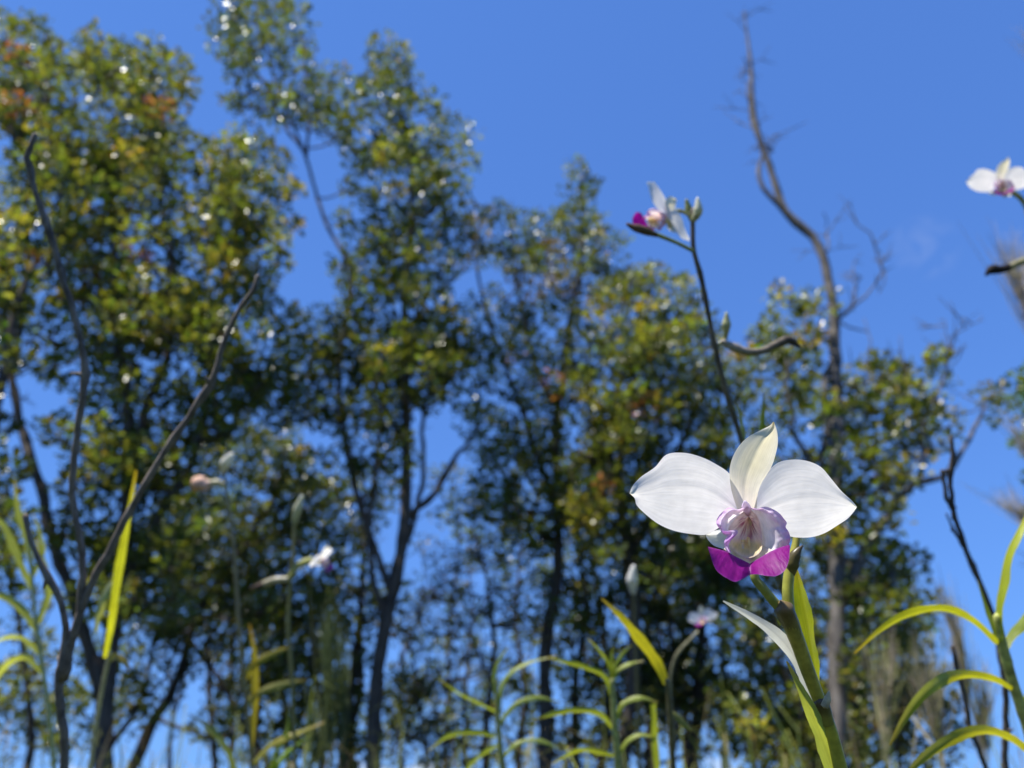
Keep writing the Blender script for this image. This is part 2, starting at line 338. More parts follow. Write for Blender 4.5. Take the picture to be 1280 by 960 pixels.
tree('ohia_tree', 'broad yellow-green tree with reddish leaf tips filling the upper left', 6.0,
     [([(118, 1000), (128, 860), (150, 720), (165, 560), (150, 400), (140, 220)], .075, .015),
      ([(128, 870), (60, 640), (20, 480), (30, 340), (60, 200)], .05, .012),
      ([(150, 740), (240, 560), (270, 420), (300, 260)], .045, .010),
      ([(160, 600), (215, 420), (200, 240), (170, 110)], .04, .010)],
     [(110, 150, 115, 105, 120), (180, 105, 60, 50, 26), (60, 290, 95, 120, 70), (200, 300, 120, 140, 135), (310, 260, 62, 95, 50, P_YEL),
      (180, 480, 130, 130, 110), (300, 430, 60, 90, 30), (170, 640, 95, 95, 55, P_DARK), (20, 90, 45, 80, 34), (160, 730, 70, 60, 20, P_DARK)], P_LEFT, 11)
tree('ohia_tree', 'tall dark-trunked tree with narrow crown rising highest left of centre', 7.0,
     [([(468, 1000), (480, 820), (505, 680), (510, 540), (505, 400), (515, 250), (490, 90)], .072, .012),
      ([(490, 745), (440, 600), (425, 480), (440, 345), (405, 270), (380, 190), (340, 90), (320, 20)], .032, .009),
      ([(508, 650), (560, 590), (600, 530)], .04, .012), ([(508, 560), (460, 470), (420, 420)], .04, .01), ([(484, 790), (462, 690), (470, 590), (480, 500)], .035, .012), ([(500, 700), (530, 610), (528, 520), (545, 430)], .03, .010),
      ([(380, 190), (330, 110), (285, 50)], .022, .006), ([(383, 195), (385, 110), (370, 20)], .022, .006)],
     [(490, 90, 32, 42, 15), (470, 150, 60, 60, 30), (545, 190, 50, 65, 26), (500, 250, 75, 70, 42), (470, 330, 55, 45, 20), (525, 320, 45, 60, 22),
      (330, 50, 62, 55, 34), (370, 120, 38, 40, 13), (290, 30, 30, 40, 10), (320, 130, 40, 20, 6),
      (480, 420, 110, 60, 70), (440, 480, 110, 60, 60), (540, 450, 50, 60, 26), (340, 490, 50, 40, 18), (470, 560, 60, 40, 14), (420, 130, 30, 50, 9)], P_DARK, 12)
tree('ohia_tree', 'wide dusky tree in the centre with a thin pointed top', 8.0,
     [([(695, 1000), (690, 850), (700, 700), (690, 560), (700, 420), (725, 320), (728, 220)], .085, .010),
      ([(690, 620), (640, 480), (605, 380), (590, 290)], .04, .01), ([(700, 520), (655, 420), (645, 320), (640, 270)], .035, .008),
      ([(700, 620), (770, 500), (800, 420), (810, 350)], .045, .01)],
     [(727, 225, 16, 24, 6), (718, 280, 30, 36, 14), (645, 300, 48, 45, 20), (590, 300, 30, 45, 10, P_GREY), (690, 340, 55, 40, 22, P_GREY), (620, 420, 45, 60, 18),
      (690, 440, 60, 70, 34), (755, 330, 30, 50, 13), (640, 530, 70, 55, 34), (690, 610, 85, 70, 50), (600, 470, 40, 50, 9), (625, 640, 60, 50, 18)], P_MID, 13)
tree('ohia_tree', 'rounded sunlit tree with glittering leaves behind the upper orchid stalk', 7.4,
     [([(782, 1000), (785, 850), (790, 700), (780, 580), (790, 470), (800, 380)], .08, .010),
      ([(786, 700), (850, 560), (880, 460), (880, 400)], .045, .01), ([(784, 640), (740, 520), (735, 430)], .04, .01)],
     [(800, 395, 75, 60, 52, P_YEL), (850, 450, 60, 70, 40), (780, 490, 80, 70, 58), (830, 560, 90, 70, 50), (760, 600, 70, 70, 40), (900, 500, 45, 60, 18),
      (880, 620, 60, 60, 22), (810, 680, 80, 55, 26)], P_MID, 14)
tree('snag_tree', 'grey half-dead tree with a bare curving leader reaching the top edge', 6.0,
     [([(1048, 1000), (1048, 860), (1046, 700), (1045, 560), (1045, 430), (1038, 350), (1022, 300), (985, 262), (962, 200), (945, 150), (938, 80), (930, 15)], .080, .008),
      ([(1020, 300), (972, 262), (950, 215), (952, 180), (936, 140), (934, 105)], .030, .010), ([(940, 110), (931, 96), (929, 82)], .008, .003), ([(951, 178), (962, 185), (965, 172)], .010, .004), ([(1030, 320), (1034, 300), (1033, 284)], .012, .004), ([(1092, 300), (1100, 320), (1103, 335)], .006, .003), ([(1100, 330), (1106, 345), (1098, 368)], .008, .003), ([(1066, 340), (1072, 350), (1078, 345)], .006, .003), ([(1044, 500), (1082, 470), (1086, 420), (1080, 398)], .010, .003), ([(1165, 560), (1130, 470), (1125, 420)], .010, .003), ([(1180, 460), (1196, 420), (1215, 405)], .008, .003), ([(1185, 450), (1188, 425), (1180, 400)], .006, .003), ([(1043, 440), (1030, 520), (1030, 620)], .03, .02),
      ([(1046, 400), (1085, 370), (1100, 330), (1085, 295), (1055, 258)], .012, .004), ([(1046, 400), (1070, 370), (1065, 335)], .010, .004),
      ([(1050, 760), (1078, 690), (1110, 650), (1140, 605), (1175, 590), (1205, 560), (1232, 508)], .045, .010),
      ([(1150, 600), (1160, 540), (1168, 490), (1190, 440)], .02, .005), ([(1046, 640), (1000, 560), (985, 470), (975, 400)], .03, .006),
      ([(938, 90), (930, 80)], .006, .003), ([(960, 195), (966, 176)], .006, .003)],
     [(1000, 400, 32, 50, 13, P_YEL), (975, 480, 45, 50, 20, P_YEL), (1000, 560, 60, 60, 28), (1085, 500, 55, 60, 30, P_YEL), (1110, 540, 55, 50, 24), (1160, 520, 28, 50, 11),
      (1175, 445, 14, 14, 2, P_YEL), (1090, 600, 55, 60, 26), (1080, 700, 60, 50, 26), (1110, 750, 50, 60, 18), (1245, 505, 18, 14, 4, P_YEL), (1040, 640, 40, 50, 14), (1000, 420, 20, 70, 7, P_YEL), (960, 440, 40, 30, 9, P_YEL), (1110, 470, 30, 20, 5, P_YEL), (1040, 800, 60, 60, 18)],
     P_MID, 15, bark=M_GREY, dens=.62, back=.45, bare=110)
tree('ohia_tree', 'dark-limbed tree cut off by the left edge below the broad crown', 5.2,
     [([(-60, 1000), (-40, 800), (-20, 600), (10, 430), (40, 330)], .08, .02), ([(-30, 640), (-30, 430), (0, 330)], .05, .015), ([(0, 470), (60, 460), (90, 455)], .012, .005)],
     [(-10, 330, 60, 60, 20, P_LEFT), (-30, 560, 50, 80, 14), (-20, 680, 50, 60, 14), (0, 420, 40, 50, 7)], P_DARK, 16)
tree('slender_tree', 'dark leaning tree behind the dead twig at lower left', 8.5,
     [([(150, 1000), (215, 860), (265, 740), (330, 640), (360, 560)], .07, .012)],
     [(300, 620, 100, 80, 60), (230, 720, 90, 60, 40), (340, 720, 80, 60, 40), (370, 800, 60, 70, 32), (380, 620, 50, 50, 22), (150, 820, 60, 60, 12), (330, 560, 60, 50, 20, P_YEL)], P_DARK, 17, depth=1.2)
tree('slender_tree', 'slim forked trunk just left of the tall dark trunk', 9.0,
     [([(430, 1000), (440, 860), (450, 720), (455, 600)], .07, .015)],
     [(430, 720, 60, 70, 30), (410, 850, 60, 70, 26), (400, 930, 70, 50, 18), (450, 620, 40, 40, 10)], P_DARK, 18)
tree('slender_tree', 'spindly grey-leaved sapling with gaps of sky in the centre', 8.0,
     [([(612, 1000), (610, 900), (618, 800), (605, 720), (590, 660)], .05, .008), ([(612, 850), (570, 760), (545, 720)], .018, .006)],
     [(590, 710, 60, 40, 20, P_GREY), (560, 760, 50, 40, 14, P_GREY), (548, 745, 16, 10, 3, [(RED, 1)]), (620, 790, 60, 50, 18, P_GREY), (540, 840, 40, 50, 12, P_GREY), (650, 740, 50, 50, 16), (520, 930, 60, 40, 16, P_GREY), (580, 930, 60, 40, 14, P_GREY)], P_MID, 19, spread=.14, per=30, leaf=.04)
tree('slender_tree', 'straight dark trunk standing behind the large flower', 8.6,
     [([(872, 1000), (878, 850), (870, 720), (880, 600)], .085, .02)],
     [(740, 720, 70, 70, 34), (840, 740, 80, 60, 36), (900, 720, 50, 60, 22), (770, 840, 70, 60, 24), (870, 860, 70, 60, 24), (730, 930, 60, 40, 14, P_GREY), (940, 680, 50, 70, 18, P_MID)], P_DARK, 20)
tree('slender_tree', 'bushy low tree beside the grey trunk at lower right', 7.2,
     [([(1010, 1000), (1000, 900), (980, 820), (960, 760)], .04, .008)],
     [(960, 880, 60, 70, 26), (1000, 940, 60, 40, 16, P_YEL), (930, 780, 40, 50, 12), (1110, 840, 50, 60, 16, P_GREY), (1150, 900, 60, 60, 18, P_GREY), (1070, 930, 60, 40, 12), (1130, 780, 30, 30, 6)], P_MID, 21, per=40)
tree('slender_tree', 'small leafy treetop at the right edge beside bare twigs', 7.0,
     [([(1330, 1000), (1325, 800), (1320, 640), (1310, 520)], .05, .012)],
     [(1290, 490, 28, 26, 6), (1320, 470, 40, 40, 8), (1300, 560, 20, 30, 3), (1330, 600, 50, 60, 10)], [((.09, .15, .03), 4), (GREEN, 2)], 22)

P_FAR = [(OLIVE, 3), (GREEN, 4), ((.10, .11, .05), 3), (YEL, .6)]
tree('slender_tree', 'thin pale-leaved tree showing between the leaning trunks at lower left', 12.0,
     [([(285, 1000), (290, 880), (300, 760), (310, 660)], .05, .01)],
     [(270, 680, 90, 70, 26), (330, 800, 70, 70, 24), (40, 870, 60, 80, 22), (300, 900, 60, 60, 12), (110, 900, 60, 50, 10)], P_FAR, 51, leaf=.09, spread=.22)
tree('slender_tree', 'thin distant tree filling the gap right of the tall dark trunk', 12.5,
     [([(560, 1000), (558, 880), (565, 760), (575, 640)], .045, .01)],
     [(570, 620, 40, 50, 9), (640, 830, 60, 70, 18), (560, 850, 60, 70, 15), (490, 890, 50, 60, 14), (620, 920, 80, 40, 16), (660, 700, 40, 50, 9)], P_FAR, 52, leaf=.08, spread=.2, per=30)
tree('slender_tree', 'thin distant tree behind the amber leaf between dark trunks', 11.5,
     [([(815, 1000), (812, 880), (820, 760), (815, 660)], .05, .01)],
     [(720, 790, 50, 60, 14), (820, 800, 60, 70, 18), (790, 900, 80, 50, 18), (900, 900, 60, 60, 14), (700, 660, 50, 50, 10), (870, 690, 50, 50, 12)], P_FAR, 53, leaf=.085, spread=.2)
tree('slender_tree', 'thin distant tree with dull leaves right of the grey trunk', 11.0,
     [([(1110, 1000), (1108, 890), (1118, 800), (1125, 740)], .04, .01)],
     [(1120, 760, 40, 50, 9), (985, 800, 50, 60, 14), (1150, 850, 50, 50, 10), (1020, 900, 60, 60, 14), (1090, 880, 50, 60, 11), (1000, 690, 40, 50, 9)], P_FAR, 54, leaf=.08, spread=.19)

# slim dark trunks of the thicket, each a tree of its own
P_DULL = [((.060, .072, .030), 4), (DEEP, 3), ((.10, .10, .045), 2), (OLIVE, 1.2)]
POLES = [([(30, 1000), (36, 900), (22, 780), (8, 660)], 9.5, .045), ([(112, 1000), (160, 890), (195, 800), (262, 715)], 8.2, .035), ([(335, 980), (290, 880), (240, 800), (195, 715)], 8.4, .032),
         ([(208, 1000), (216, 900), (234, 820), (240, 730)], 8.8, .024), ([(262, 1000), (268, 890), (262, 790), (275, 690)], 9.8, .040), ([(322, 1000), (318, 880), (330, 780), (322, 680)], 10.0, .038),
         ([(352, 1000), (360, 900), (352, 800), (362, 700)], 9.4, .034), ([(398, 1000), (402, 880), (392, 760), (405, 640)], 9.0, .044), ([(442, 1000), (446, 870), (455, 760), (448, 640)], 9.6, .050),
         ([(502, 1000), (500, 900), (512, 810), (530, 740)], 10.2, .030), ([(538, 1000), (534, 930), (520, 860), (512, 800)], 8.6, .022), ([(585, 1000), (582, 900), (592, 800), (586, 720)], 10.5, .030),
         ([(652, 1000), (654, 880), (646, 770), (652, 660)], 9.7, .042), ([(722, 1000), (720, 880), (730, 750), (724, 640)], 9.0, .052), ([(752, 1000), (755, 880), (748, 760), (742, 650)], 9.9, .058),
         ([(812, 1000), (808, 890), (816, 770), (812, 660)], 9.2, .046), ([(836, 1000), (842, 850), (836, 740), (846, 650)], 8.3, .036), ([(858, 1000), (860, 880), (852, 780), (858, 690)], 10.2, .048),
         ([(906, 1000), (905, 870), (897, 760), (905, 680)], 8.9, .030), ([(942, 1000), (946, 900), (932, 820), (940, 740)], 9.4, .034), ([(985, 1000), (982, 900), (992, 800), (984, 710)], 9.8, .040),
         ([(1020, 1000), (1016, 900), (1024, 810), (1014, 740)], 9.0, .040), ([(1078, 1000), (1072, 900), (1082, 810), (1076, 730)], 8.0, .042), ([(1128, 1000), (1124, 910), (1132, 840), (1140, 780)], 9.6, .030)]
POLE_LABELS = ['leftmost slim thicket trunk, behind the pale leafy shoot', 'slim trunk leaning right just behind the bright upright leaf', 'slim trunk leaning left across the sky gap at lower left',
 'thinnest upright trunk in the sky gap at lower left', 'slim trunk right of the sky gap at lower left', 'slim trunk behind the yellowish shoot at lower left', 'slim trunk just left of the side-on pinkish flower stalk',
 'slim trunk behind the thin green needle-leaved shrub', 'slim trunk touching the left side of the tall dark trunk', 'slim trunk just right of the tall dark trunk, curving right at its top',
 'thinnest trunk right of the tall dark trunk, curving left', 'slim trunk left of the small leafy shoot with curved pale leaves', 'slim trunk right of the small leafy shoot with curved pale leaves',
 'slim dark trunk between the two leafy shoots at bottom centre', 'thickest dark thicket trunk left of the many-leaved shoot', 'slim trunk right of the many-leaved shoot, left of the amber leaf stalk',
 'slim trunk directly behind the amber leaf stalk', 'dark trunk below the drooping distant flower', 'thin trunk left of the large flower stem, right of the drooping flower', 'slim trunk seen left of the silvery leaf of the large orchid',
 'slim trunk directly behind the stem of the large orchid', 'slim trunk right of the large orchid stem, left of the grey trunk', 'slim dark trunk touching the right side of the grey trunk', 'rightmost slim thicket trunk, behind the brownish feathery shrub']
for k, (path, Y, r) in enumerate(POLES):
    rg = random.Random(700 + k); bl = []
    for q in range(3):
        x, y = path[1 + q]; bl.append((x + rg.uniform(-22, 22), y + rg.uniform(-35, 25), rg.uniform(24, 42), rg.uniform(30, 52), rg.randint(3, 6)))
    side = rg.choice((-1, 1)); x1, y1 = path[2]
    tree('slender_tree', POLE_LABELS[k], Y,
         [(path, r * 1.25, .010), ([(path[1][0], path[1][1]), (x1 + side * 22, y1 + 25), (x1 + side * rg.uniform(30, 55), y1 - 35)], r * .4, .005)], bl, P_DULL, 800 + k, group='slim trunks of the background thicket',
         leaf=.068, per=40, spread=.17, depth=.6)

# feathery, needle-leaved shrubs on the right
def broom(label, Y, base, fans, seed, cols):
    rng = np.random.default_rng(seed); b = at(base[0], base[1], Y); g = np.array([b[0], Y, -.06])
    o = root('feathery_shrub', g, label, 'shrub', 'feathery shrubs at right')
    VV, FF, CC, off = [], [], [], 0
    for (bx, by, tx, ty, sp, n) in fans:
        A = at(bx, by, Y); W = [g, g + (A - g) * .5 + rng.normal(0, .05, 3), A]
        tube('stem', spline(W, 10), np.linspace(.007, .003, 10), M_GREY, o, sides=6)
        for k in range(n):
            t0 = rng.uniform(0, .55); T = at(tx + rng.normal(0, sp), ty + rng.normal(0, sp * .5), Y + rng.normal(0, .15))
            s = A + (at(tx, ty, Y) - A) * t0 + rng.normal(0, .012, 3); e = s + (T - s) * rng.uniform(.5, 1.05)
            m_ = (s + e) / 2 + rng.normal(0, .03, 3) * np.linalg.norm(e - s)
            v, f = tubegeo(spline([s, m_, e], 4), np.array([.0032, .0028, .002, .001]), 3, False)
            VV.append(v); FF.append(f + off); off += len(v); c = np.array(cols[rng.integers(len(cols))]) * rng.uniform(.7, 1.3); CC.append(np.tile(c, (len(v), 1)))
    q = mesh('needles', np.vstack(VV), np.vstack(FF), M_BROOM, o, C=np.vstack(CC)); q['kind'] = 'stuff'
GB = [(.50, .43, .36), (.42, .36, .29), (.30, .29, .17)]
broom('wispy brown needle-leaved shrub cut off by the right edge under the blurred flower', 4.2, (1310, 620), [(1300, 440, 1255, 290, 20, 80), (1315, 430, 1290, 300, 16, 30)], 31, GB)
broom('sparse needle-leaved sprays low on the right edge, above the arching leaves', 4.6, (1320, 760), [(1300, 600, 1258, 510, 18, 40), (1310, 680, 1250, 610, 20, 50)], 32, GB)
broom('brownish feathery shrub standing behind the arching leaves at lower right', 4.4, (1190, 960), [(1215, 880, 1180, 720, 14, 60), (1180, 960, 1150, 800, 30, 90), (1230, 960, 1225, 820, 26, 70), (1110, 960, 1100, 790, 22, 60)], 33, [(.48, .40, .31), (.38, .35, .22), (.28, .29, .12)])
broom('thin green needle-leaved shrub behind the side-on flower at lower left', 3.2, (412, 980), [(412, 960, 410, 740, 9, 60), (425, 960, 428, 790, 8, 40), (390, 970, 392, 850, 8, 25)], 34, [(.15, .19, .06), (.12, .15, .06)])
broom('bare wisps of twig tips touching the upper right corner', 5.0, (1330, 500), [(1330, 130, 1272, 35, 12, 34)], 35, GB)

# tall grass and dry stalks along the foot of the thicket
def tall_grass():
    rng = np.random.default_rng(61); VV, FF, CC, off = [], [], [], 0
    for k in range(420):
        x = rng.uniform(-40, 1320); Y = rng.uniform(1.7, 4.2); y = 975 - abs(rng.normal(0, 52)); T = at(x, y, Y)
        b = np.array([T[0] + rng.normal(0, .10), Y + rng.normal(0, .1), -.05]); m1 = b + (T - b) * .6 + np.array([rng.normal(0, .03), 0, .04])
        tip = T + np.array([rng.normal(0, .09), rng.normal(0, .05), -rng.uniform(-.03, .10)]); P = spline([b, m1, T, tip], 12)
        wd = rng.uniform(.0018, .0050) * np.r_[np.ones(8), .9, .7, .45, .08]; an = rng.uniform(0, 3.14); sd_ = np.array([math.cos(an), math.sin(an), 0])
        VV.append(np.stack([P - sd_ * wd[:, None], P + sd_ * wd[:, None]], 1).reshape(-1, 3)); FF.append(gridfaces(12, 2) + off); off += 24
        c = [(.28, .31, .07), (.32, .26, .12), (.22, .26, .06), (.20, .15, .09)][rng.choice(4, p=[.35, .25, .25, .15])]; CC.append(np.tile(np.array(c) * rng.uniform(.7, 1.2), (24, 1)))
    o = mesh('tall_grass', np.vstack(VV), np.vstack(FF), M_BROOM, C=np.vstack(CC)); o['kind'] = 'stuff'; o['label'] = 'blurred tall grass and dry stalks along the bottom edge'; o['category'] = 'grass'
tall_grass()

# ------------------------------------------------------------------ dead branching stalks
def deadstalk(name, label, d, limbs, ground_px, seed, mat=None, rough=.10):
    rng = np.random.default_rng(seed); p = atd(*ground_px, d); g = np.array([p[0], p[1], -.06])
    o = root(name, g, label, 'dead stalk', None)
    for li, (pts, w0, w1) in enumerate(limbs):
        W = [atd(x, y, d + (q[0] if q else 0)) for x, y, *q in pts]
        if li == 0: W = [g, (g + W[0]) / 2 + rng.normal(0, .01, 3)] + W
        L_ = np.linalg.norm(np.diff(np.array(W), axis=0), axis=1).sum(); n = max(14, int(L_ / .008)); n = min(n, 260)
        P = spline(W, n); rad = np.linspace(w0, w1, n) * .5 * d / F
        kn = rng.uniform(0, 1, n) < .11; rad = rad * (1 + .75 * kn + .05 * rng.standard_normal(n)); rad = np.convolve(np.pad(rad, 1, 'edge'), [.2, .6, .2], 'valid')
        P[1:-1] += rng.normal(0, .15, (n - 2, 3)) * rad[1:-1, None]
        tube('stem' if li == 0 else 'branch', P, rad, mat or M_TWIG, o, sides=8, rng=rng, rough=rough * .5)
        if li < 3:
            for k in np.where(kn)[0][::2]:            # little bud scars
                dr = rng.standard_normal(3); dr /= np.linalg.norm(dr)
                tube('bud_scar', [P[k], P[k] + dr * rad[k] * 1.6, P[k] + dr * rad[k] * 2.9], [rad[k] * .65, rad[k] * .5, rad[k] * .25], mat or M_TWIG, o, sides=6)
    return o
deadstalk('dead_shrub', 'bare grey branching dead shrub with knobbly stems at the left', .52,
     [([(78, 1000), (78, 900), (74, 850), (98, 770), (104, 720), (100, 670), (90, 612), (97, 540), (106, 470), (98, 410), (82, 360), (65, 300), (52, 262), (38, 215), (36, 195), (44, 168)], 20, 6),
      ([(80, 850), (90, 800), (112, 735), (140, 680), (190, 590), (240, 515), (268, 470), (280, 425), (300, 385), (318, 362), (322, 345)], 10.5, 5),
      ([(76, 850), (82, 800), (80, 765), (58, 718), (42, 685), (32, 645)], 10, 5)], (78, 1000), 41)
deadstalk('dead_stalk', 'dark upright dead flower stalk with short side spurs at right', .75,
     [([(1262, 1000), (1256, 860), (1244, 780), (1228, 735), (1205, 680), (1192, 640), (1188, 600), (1191, 570), (1189, 546)], 15, 5),
      ([(1192, 636), (1183, 622), (1180, 600), (1177, 588)], 6, 4), ([(1205, 684), (1192, 662), (1183, 642)], 5, 2)], (1262, 1000), 42, mat=M_BARK)
deadstalk('dead_stalk', 'thin crooked dead twig in front of the lowest arching leaves', .60,
     [([(1245, 1000), (1228, 948), (1212, 905), (1206, 870), (1196, 835), (1191, 808)], 11, 5)], (1245, 1000), 43, mat=M_BARK)

# ------------------------------------------------------------------ orchid parts
def c3(*c): return np.array(c, float)
LEAFC = c3(.24, .30, .022); LEAFD = c3(.12, .19, .03); STEMC = c3(.20, .23, .04)
def ribbon(name, pts, wpx, parent, n=34, m=9, fold=.25, twist=0., colr=None, tipc=None, d=None, mat=None, rng=None):
    """a strap leaf: pts (x, y, d) pixel polyline base -> tip, wpx widths in pixels along it"""
    Q = np.array([p if len(p) == 3 else (*p, d) for p in pts], float); P = np.array([atd(*q) for q in Q]); P = spline(P, n)
    dd = interp(Q[:, 2], n); wd = interp(wpx, n) * dd / F * .5
    T = np.gradient(P, axis=0); T /= np.linalg.norm(T, axis=1)[:, None]
    Vw = P - CAM; Vw /= np.linalg.norm(Vw, axis=1)[:, None]
    S = np.cross(T, Vw); S /= np.linalg.norm(S, axis=1)[:, None]; Nn = np.cross(S, T)
    tw = interp(twist if isinstance(twist, (list, tuple)) else [twist, twist], n)[:, None]
    S2 = S * np.cos(tw) + Nn * np.sin(tw); N2 = -S * np.sin(tw) + Nn * np.cos(tw)
    s = np.linspace(-1, 1, m); lr = np.random.default_rng(int(abs(Q[:, :2].sum()) * 7) % 99991)      # every leaf a little different
    wd = wd * (1 + .10 * np.sin(np.linspace(0, 1, n) * lr.uniform(8, 20) + lr.uniform(0, 6)) + lr.normal(0, .03, n)); tw = tw + lr.uniform(-.25, .25) + .5 * lr.uniform(-1, 1) * np.linspace(0, 1, n)[:, None]
    S2 = S * np.cos(tw) + Nn * np.sin(tw); N2 = -S * np.sin(tw) + Nn * np.cos(tw)
    V = P[:, None] + (wd[:, None] * s)[..., None] * S2[:, None] + (np.abs(s)[None, :] * wd[:, None] * fold)[..., None] * N2[:, None]
    t = np.linspace(0, 1, n)
    V = V + (np.sin(t * 17 + 1)[:, None] * (s ** 2)[None, :] * wd[:, None] * .10)[..., None] * N2[:, None]
    c0 = LEAFC if colr is None else np.array(colr); c1 = c0 * np.array([1.05, .72, .9]) if tipc is None else np.array(tipc)
    k = np.clip((t - .80) / .2, 0, 1)[:, None, None]
    C = (c0 * (1 - k) + c1 * k) * (1 - .18 * (np.abs(s) < .12))[None, :, None] * np.ones((n, m, 1))
    TS = np.stack(np.meshgrid(t, s, indexing='ij'), -1)
    return mesh(name, V, gridfaces(n, m), mat or M_LEAF, parent, C=C, TS=TS)
def stemtube(pts, wpx, parent, name='stem', colr=None, coltip=None, d=None, n=40, nodes=(), mat=None, sides=12, to_ground=False):
    Q = np.array([p if len(p) == 3 else (*p, d) for p in pts], float); P = [atd(*q) for q in Q]
    w_ = list(np.array(wpx, float)); dd = list(Q[:, 2])
    P = np.array(P); n_ = n; Ps = spline(P, n_); rad = interp(w_, n_) * interp(dd, n_) / F * .5
    for q in nodes: rad *= 1 + .28 * np.exp(-((np.linspace(0, 1, n_) - q) / .012) ** 2)
    if to_ground:
        g = origin(parent); k = 12; ext = spline([g, (g + Ps[0]) / 2 + np.array([.01, 0, 0]), Ps[0], Ps[1]], k)[:-1]
        rad = np.r_[np.full(len(ext), rad[0]), rad]; Ps = np.vstack([ext, Ps]); n_ = len(Ps)
    c0 = STEMC if colr is None else np.array(colr); c1 = c0 if coltip is None else np.array(coltip)
    C = c0 + (c1 - c0) * np.linspace(0, 1, n_)[:, None]
    for q in nodes: C = C * (1 - .45 * np.exp(-((np.linspace(0, 1, n_) - q) / .012) ** 2))[:, None]
    return tube(name, Ps, rad, mat or M_STEM, parent, sides=sides, C=C)
def spindle(name, pts, wpx, parent, d, c0, c1, mat=None, n=18, sides=10):
    """bud, pod or withered flower: a lathe along a bent axis"""
    Q = np.array([p if len(p) == 3 else (*p, d) for p in pts], float); P = spline(np.array([atd(*q) for q in Q]), n)
    rad = np.maximum(interp(wpx, n), .6) * d / F * .5; C = np.array(c0) + (np.array(c1) - np.array(c0)) * np.linspace(0, 1, n)[:, None]
    return tube(name, P, rad, mat or M_STEM, parent, sides=sides, C=C)
def plant(label, px, d, group='orchid plants', ybase=None):
    p = atd(*px, d); return root('orchid_plant', [p[0], p[1], -.05], label, 'orchid', group)

# ------------------------------------------------------------------ the large flower
SC = D0 / F
def fpt(x, y, wv): return atd(x, y, D0 - wv * SC)                  # wv: photograph pixels towards the viewer
def patch(name, c0, c1, wfun, cfun, parent, n=40, m=26, mid=None, mat=None):
    """sheet between edge curves c0 and c1 (pixel polylines, both base->tip), optional mid curve; wfun(t, s) depth"""
    A = spline(c0, n); B = spline(c1, n); s = np.linspace(0, 1, m); t = np.linspace(0, 1, n)
    if mid is None: XY = A[:, None] * (1 - s)[None, :, None] + B[:, None] * s[None, :, None]
    else:
        Mi = spline(mid, n); l0 = (1 - s) * (1 - 2 * s); l1 = 4 * s * (1 - s); l2 = s * (2 * s - 1)
        XY = A[:, None] * l0[None, :, None] + Mi[:, None] * l1[None, :, None] + B[:, None] * l2[None, :, None]
    Tt, Ss = np.meshgrid(t, s, indexing='ij'); Wv = wfun(Tt, Ss); C = cfun(Tt, Ss, XY)
    V = np.empty((n, m, 3))
    for i in range(n):
        for j in range(m): V[i, j] = fpt(XY[i, j, 0], XY[i, j, 1], Wv[i, j])
    return mesh(name, V, gridfaces(n, m), mat or M_PETAL, parent, C=C, TS=np.stack([Tt, Ss], -1))
def z1(P): return [(760 + x / 3.765, 500 + y / 3.765) for x, y in P]
def z2(P): return [(870 + x / 6.857, 600 + y / 6.857) for x, y in P]
def mixc(a, b, k): k = np.clip(k, 0, 1)[..., None]; return np.array(a) * (1 - k) + np.array(b) * k
WHITE = c3(.83, .82, .81); CREAM = c3(.86, .80, .56); LILAC = c3(.62, .32, .70); MAG = c3(.28, .004, .235); PURP = c3(.40, .10, .50); MAROON = c3(.26, .05, .12); YELLOW = c3(.88, .74, .32)
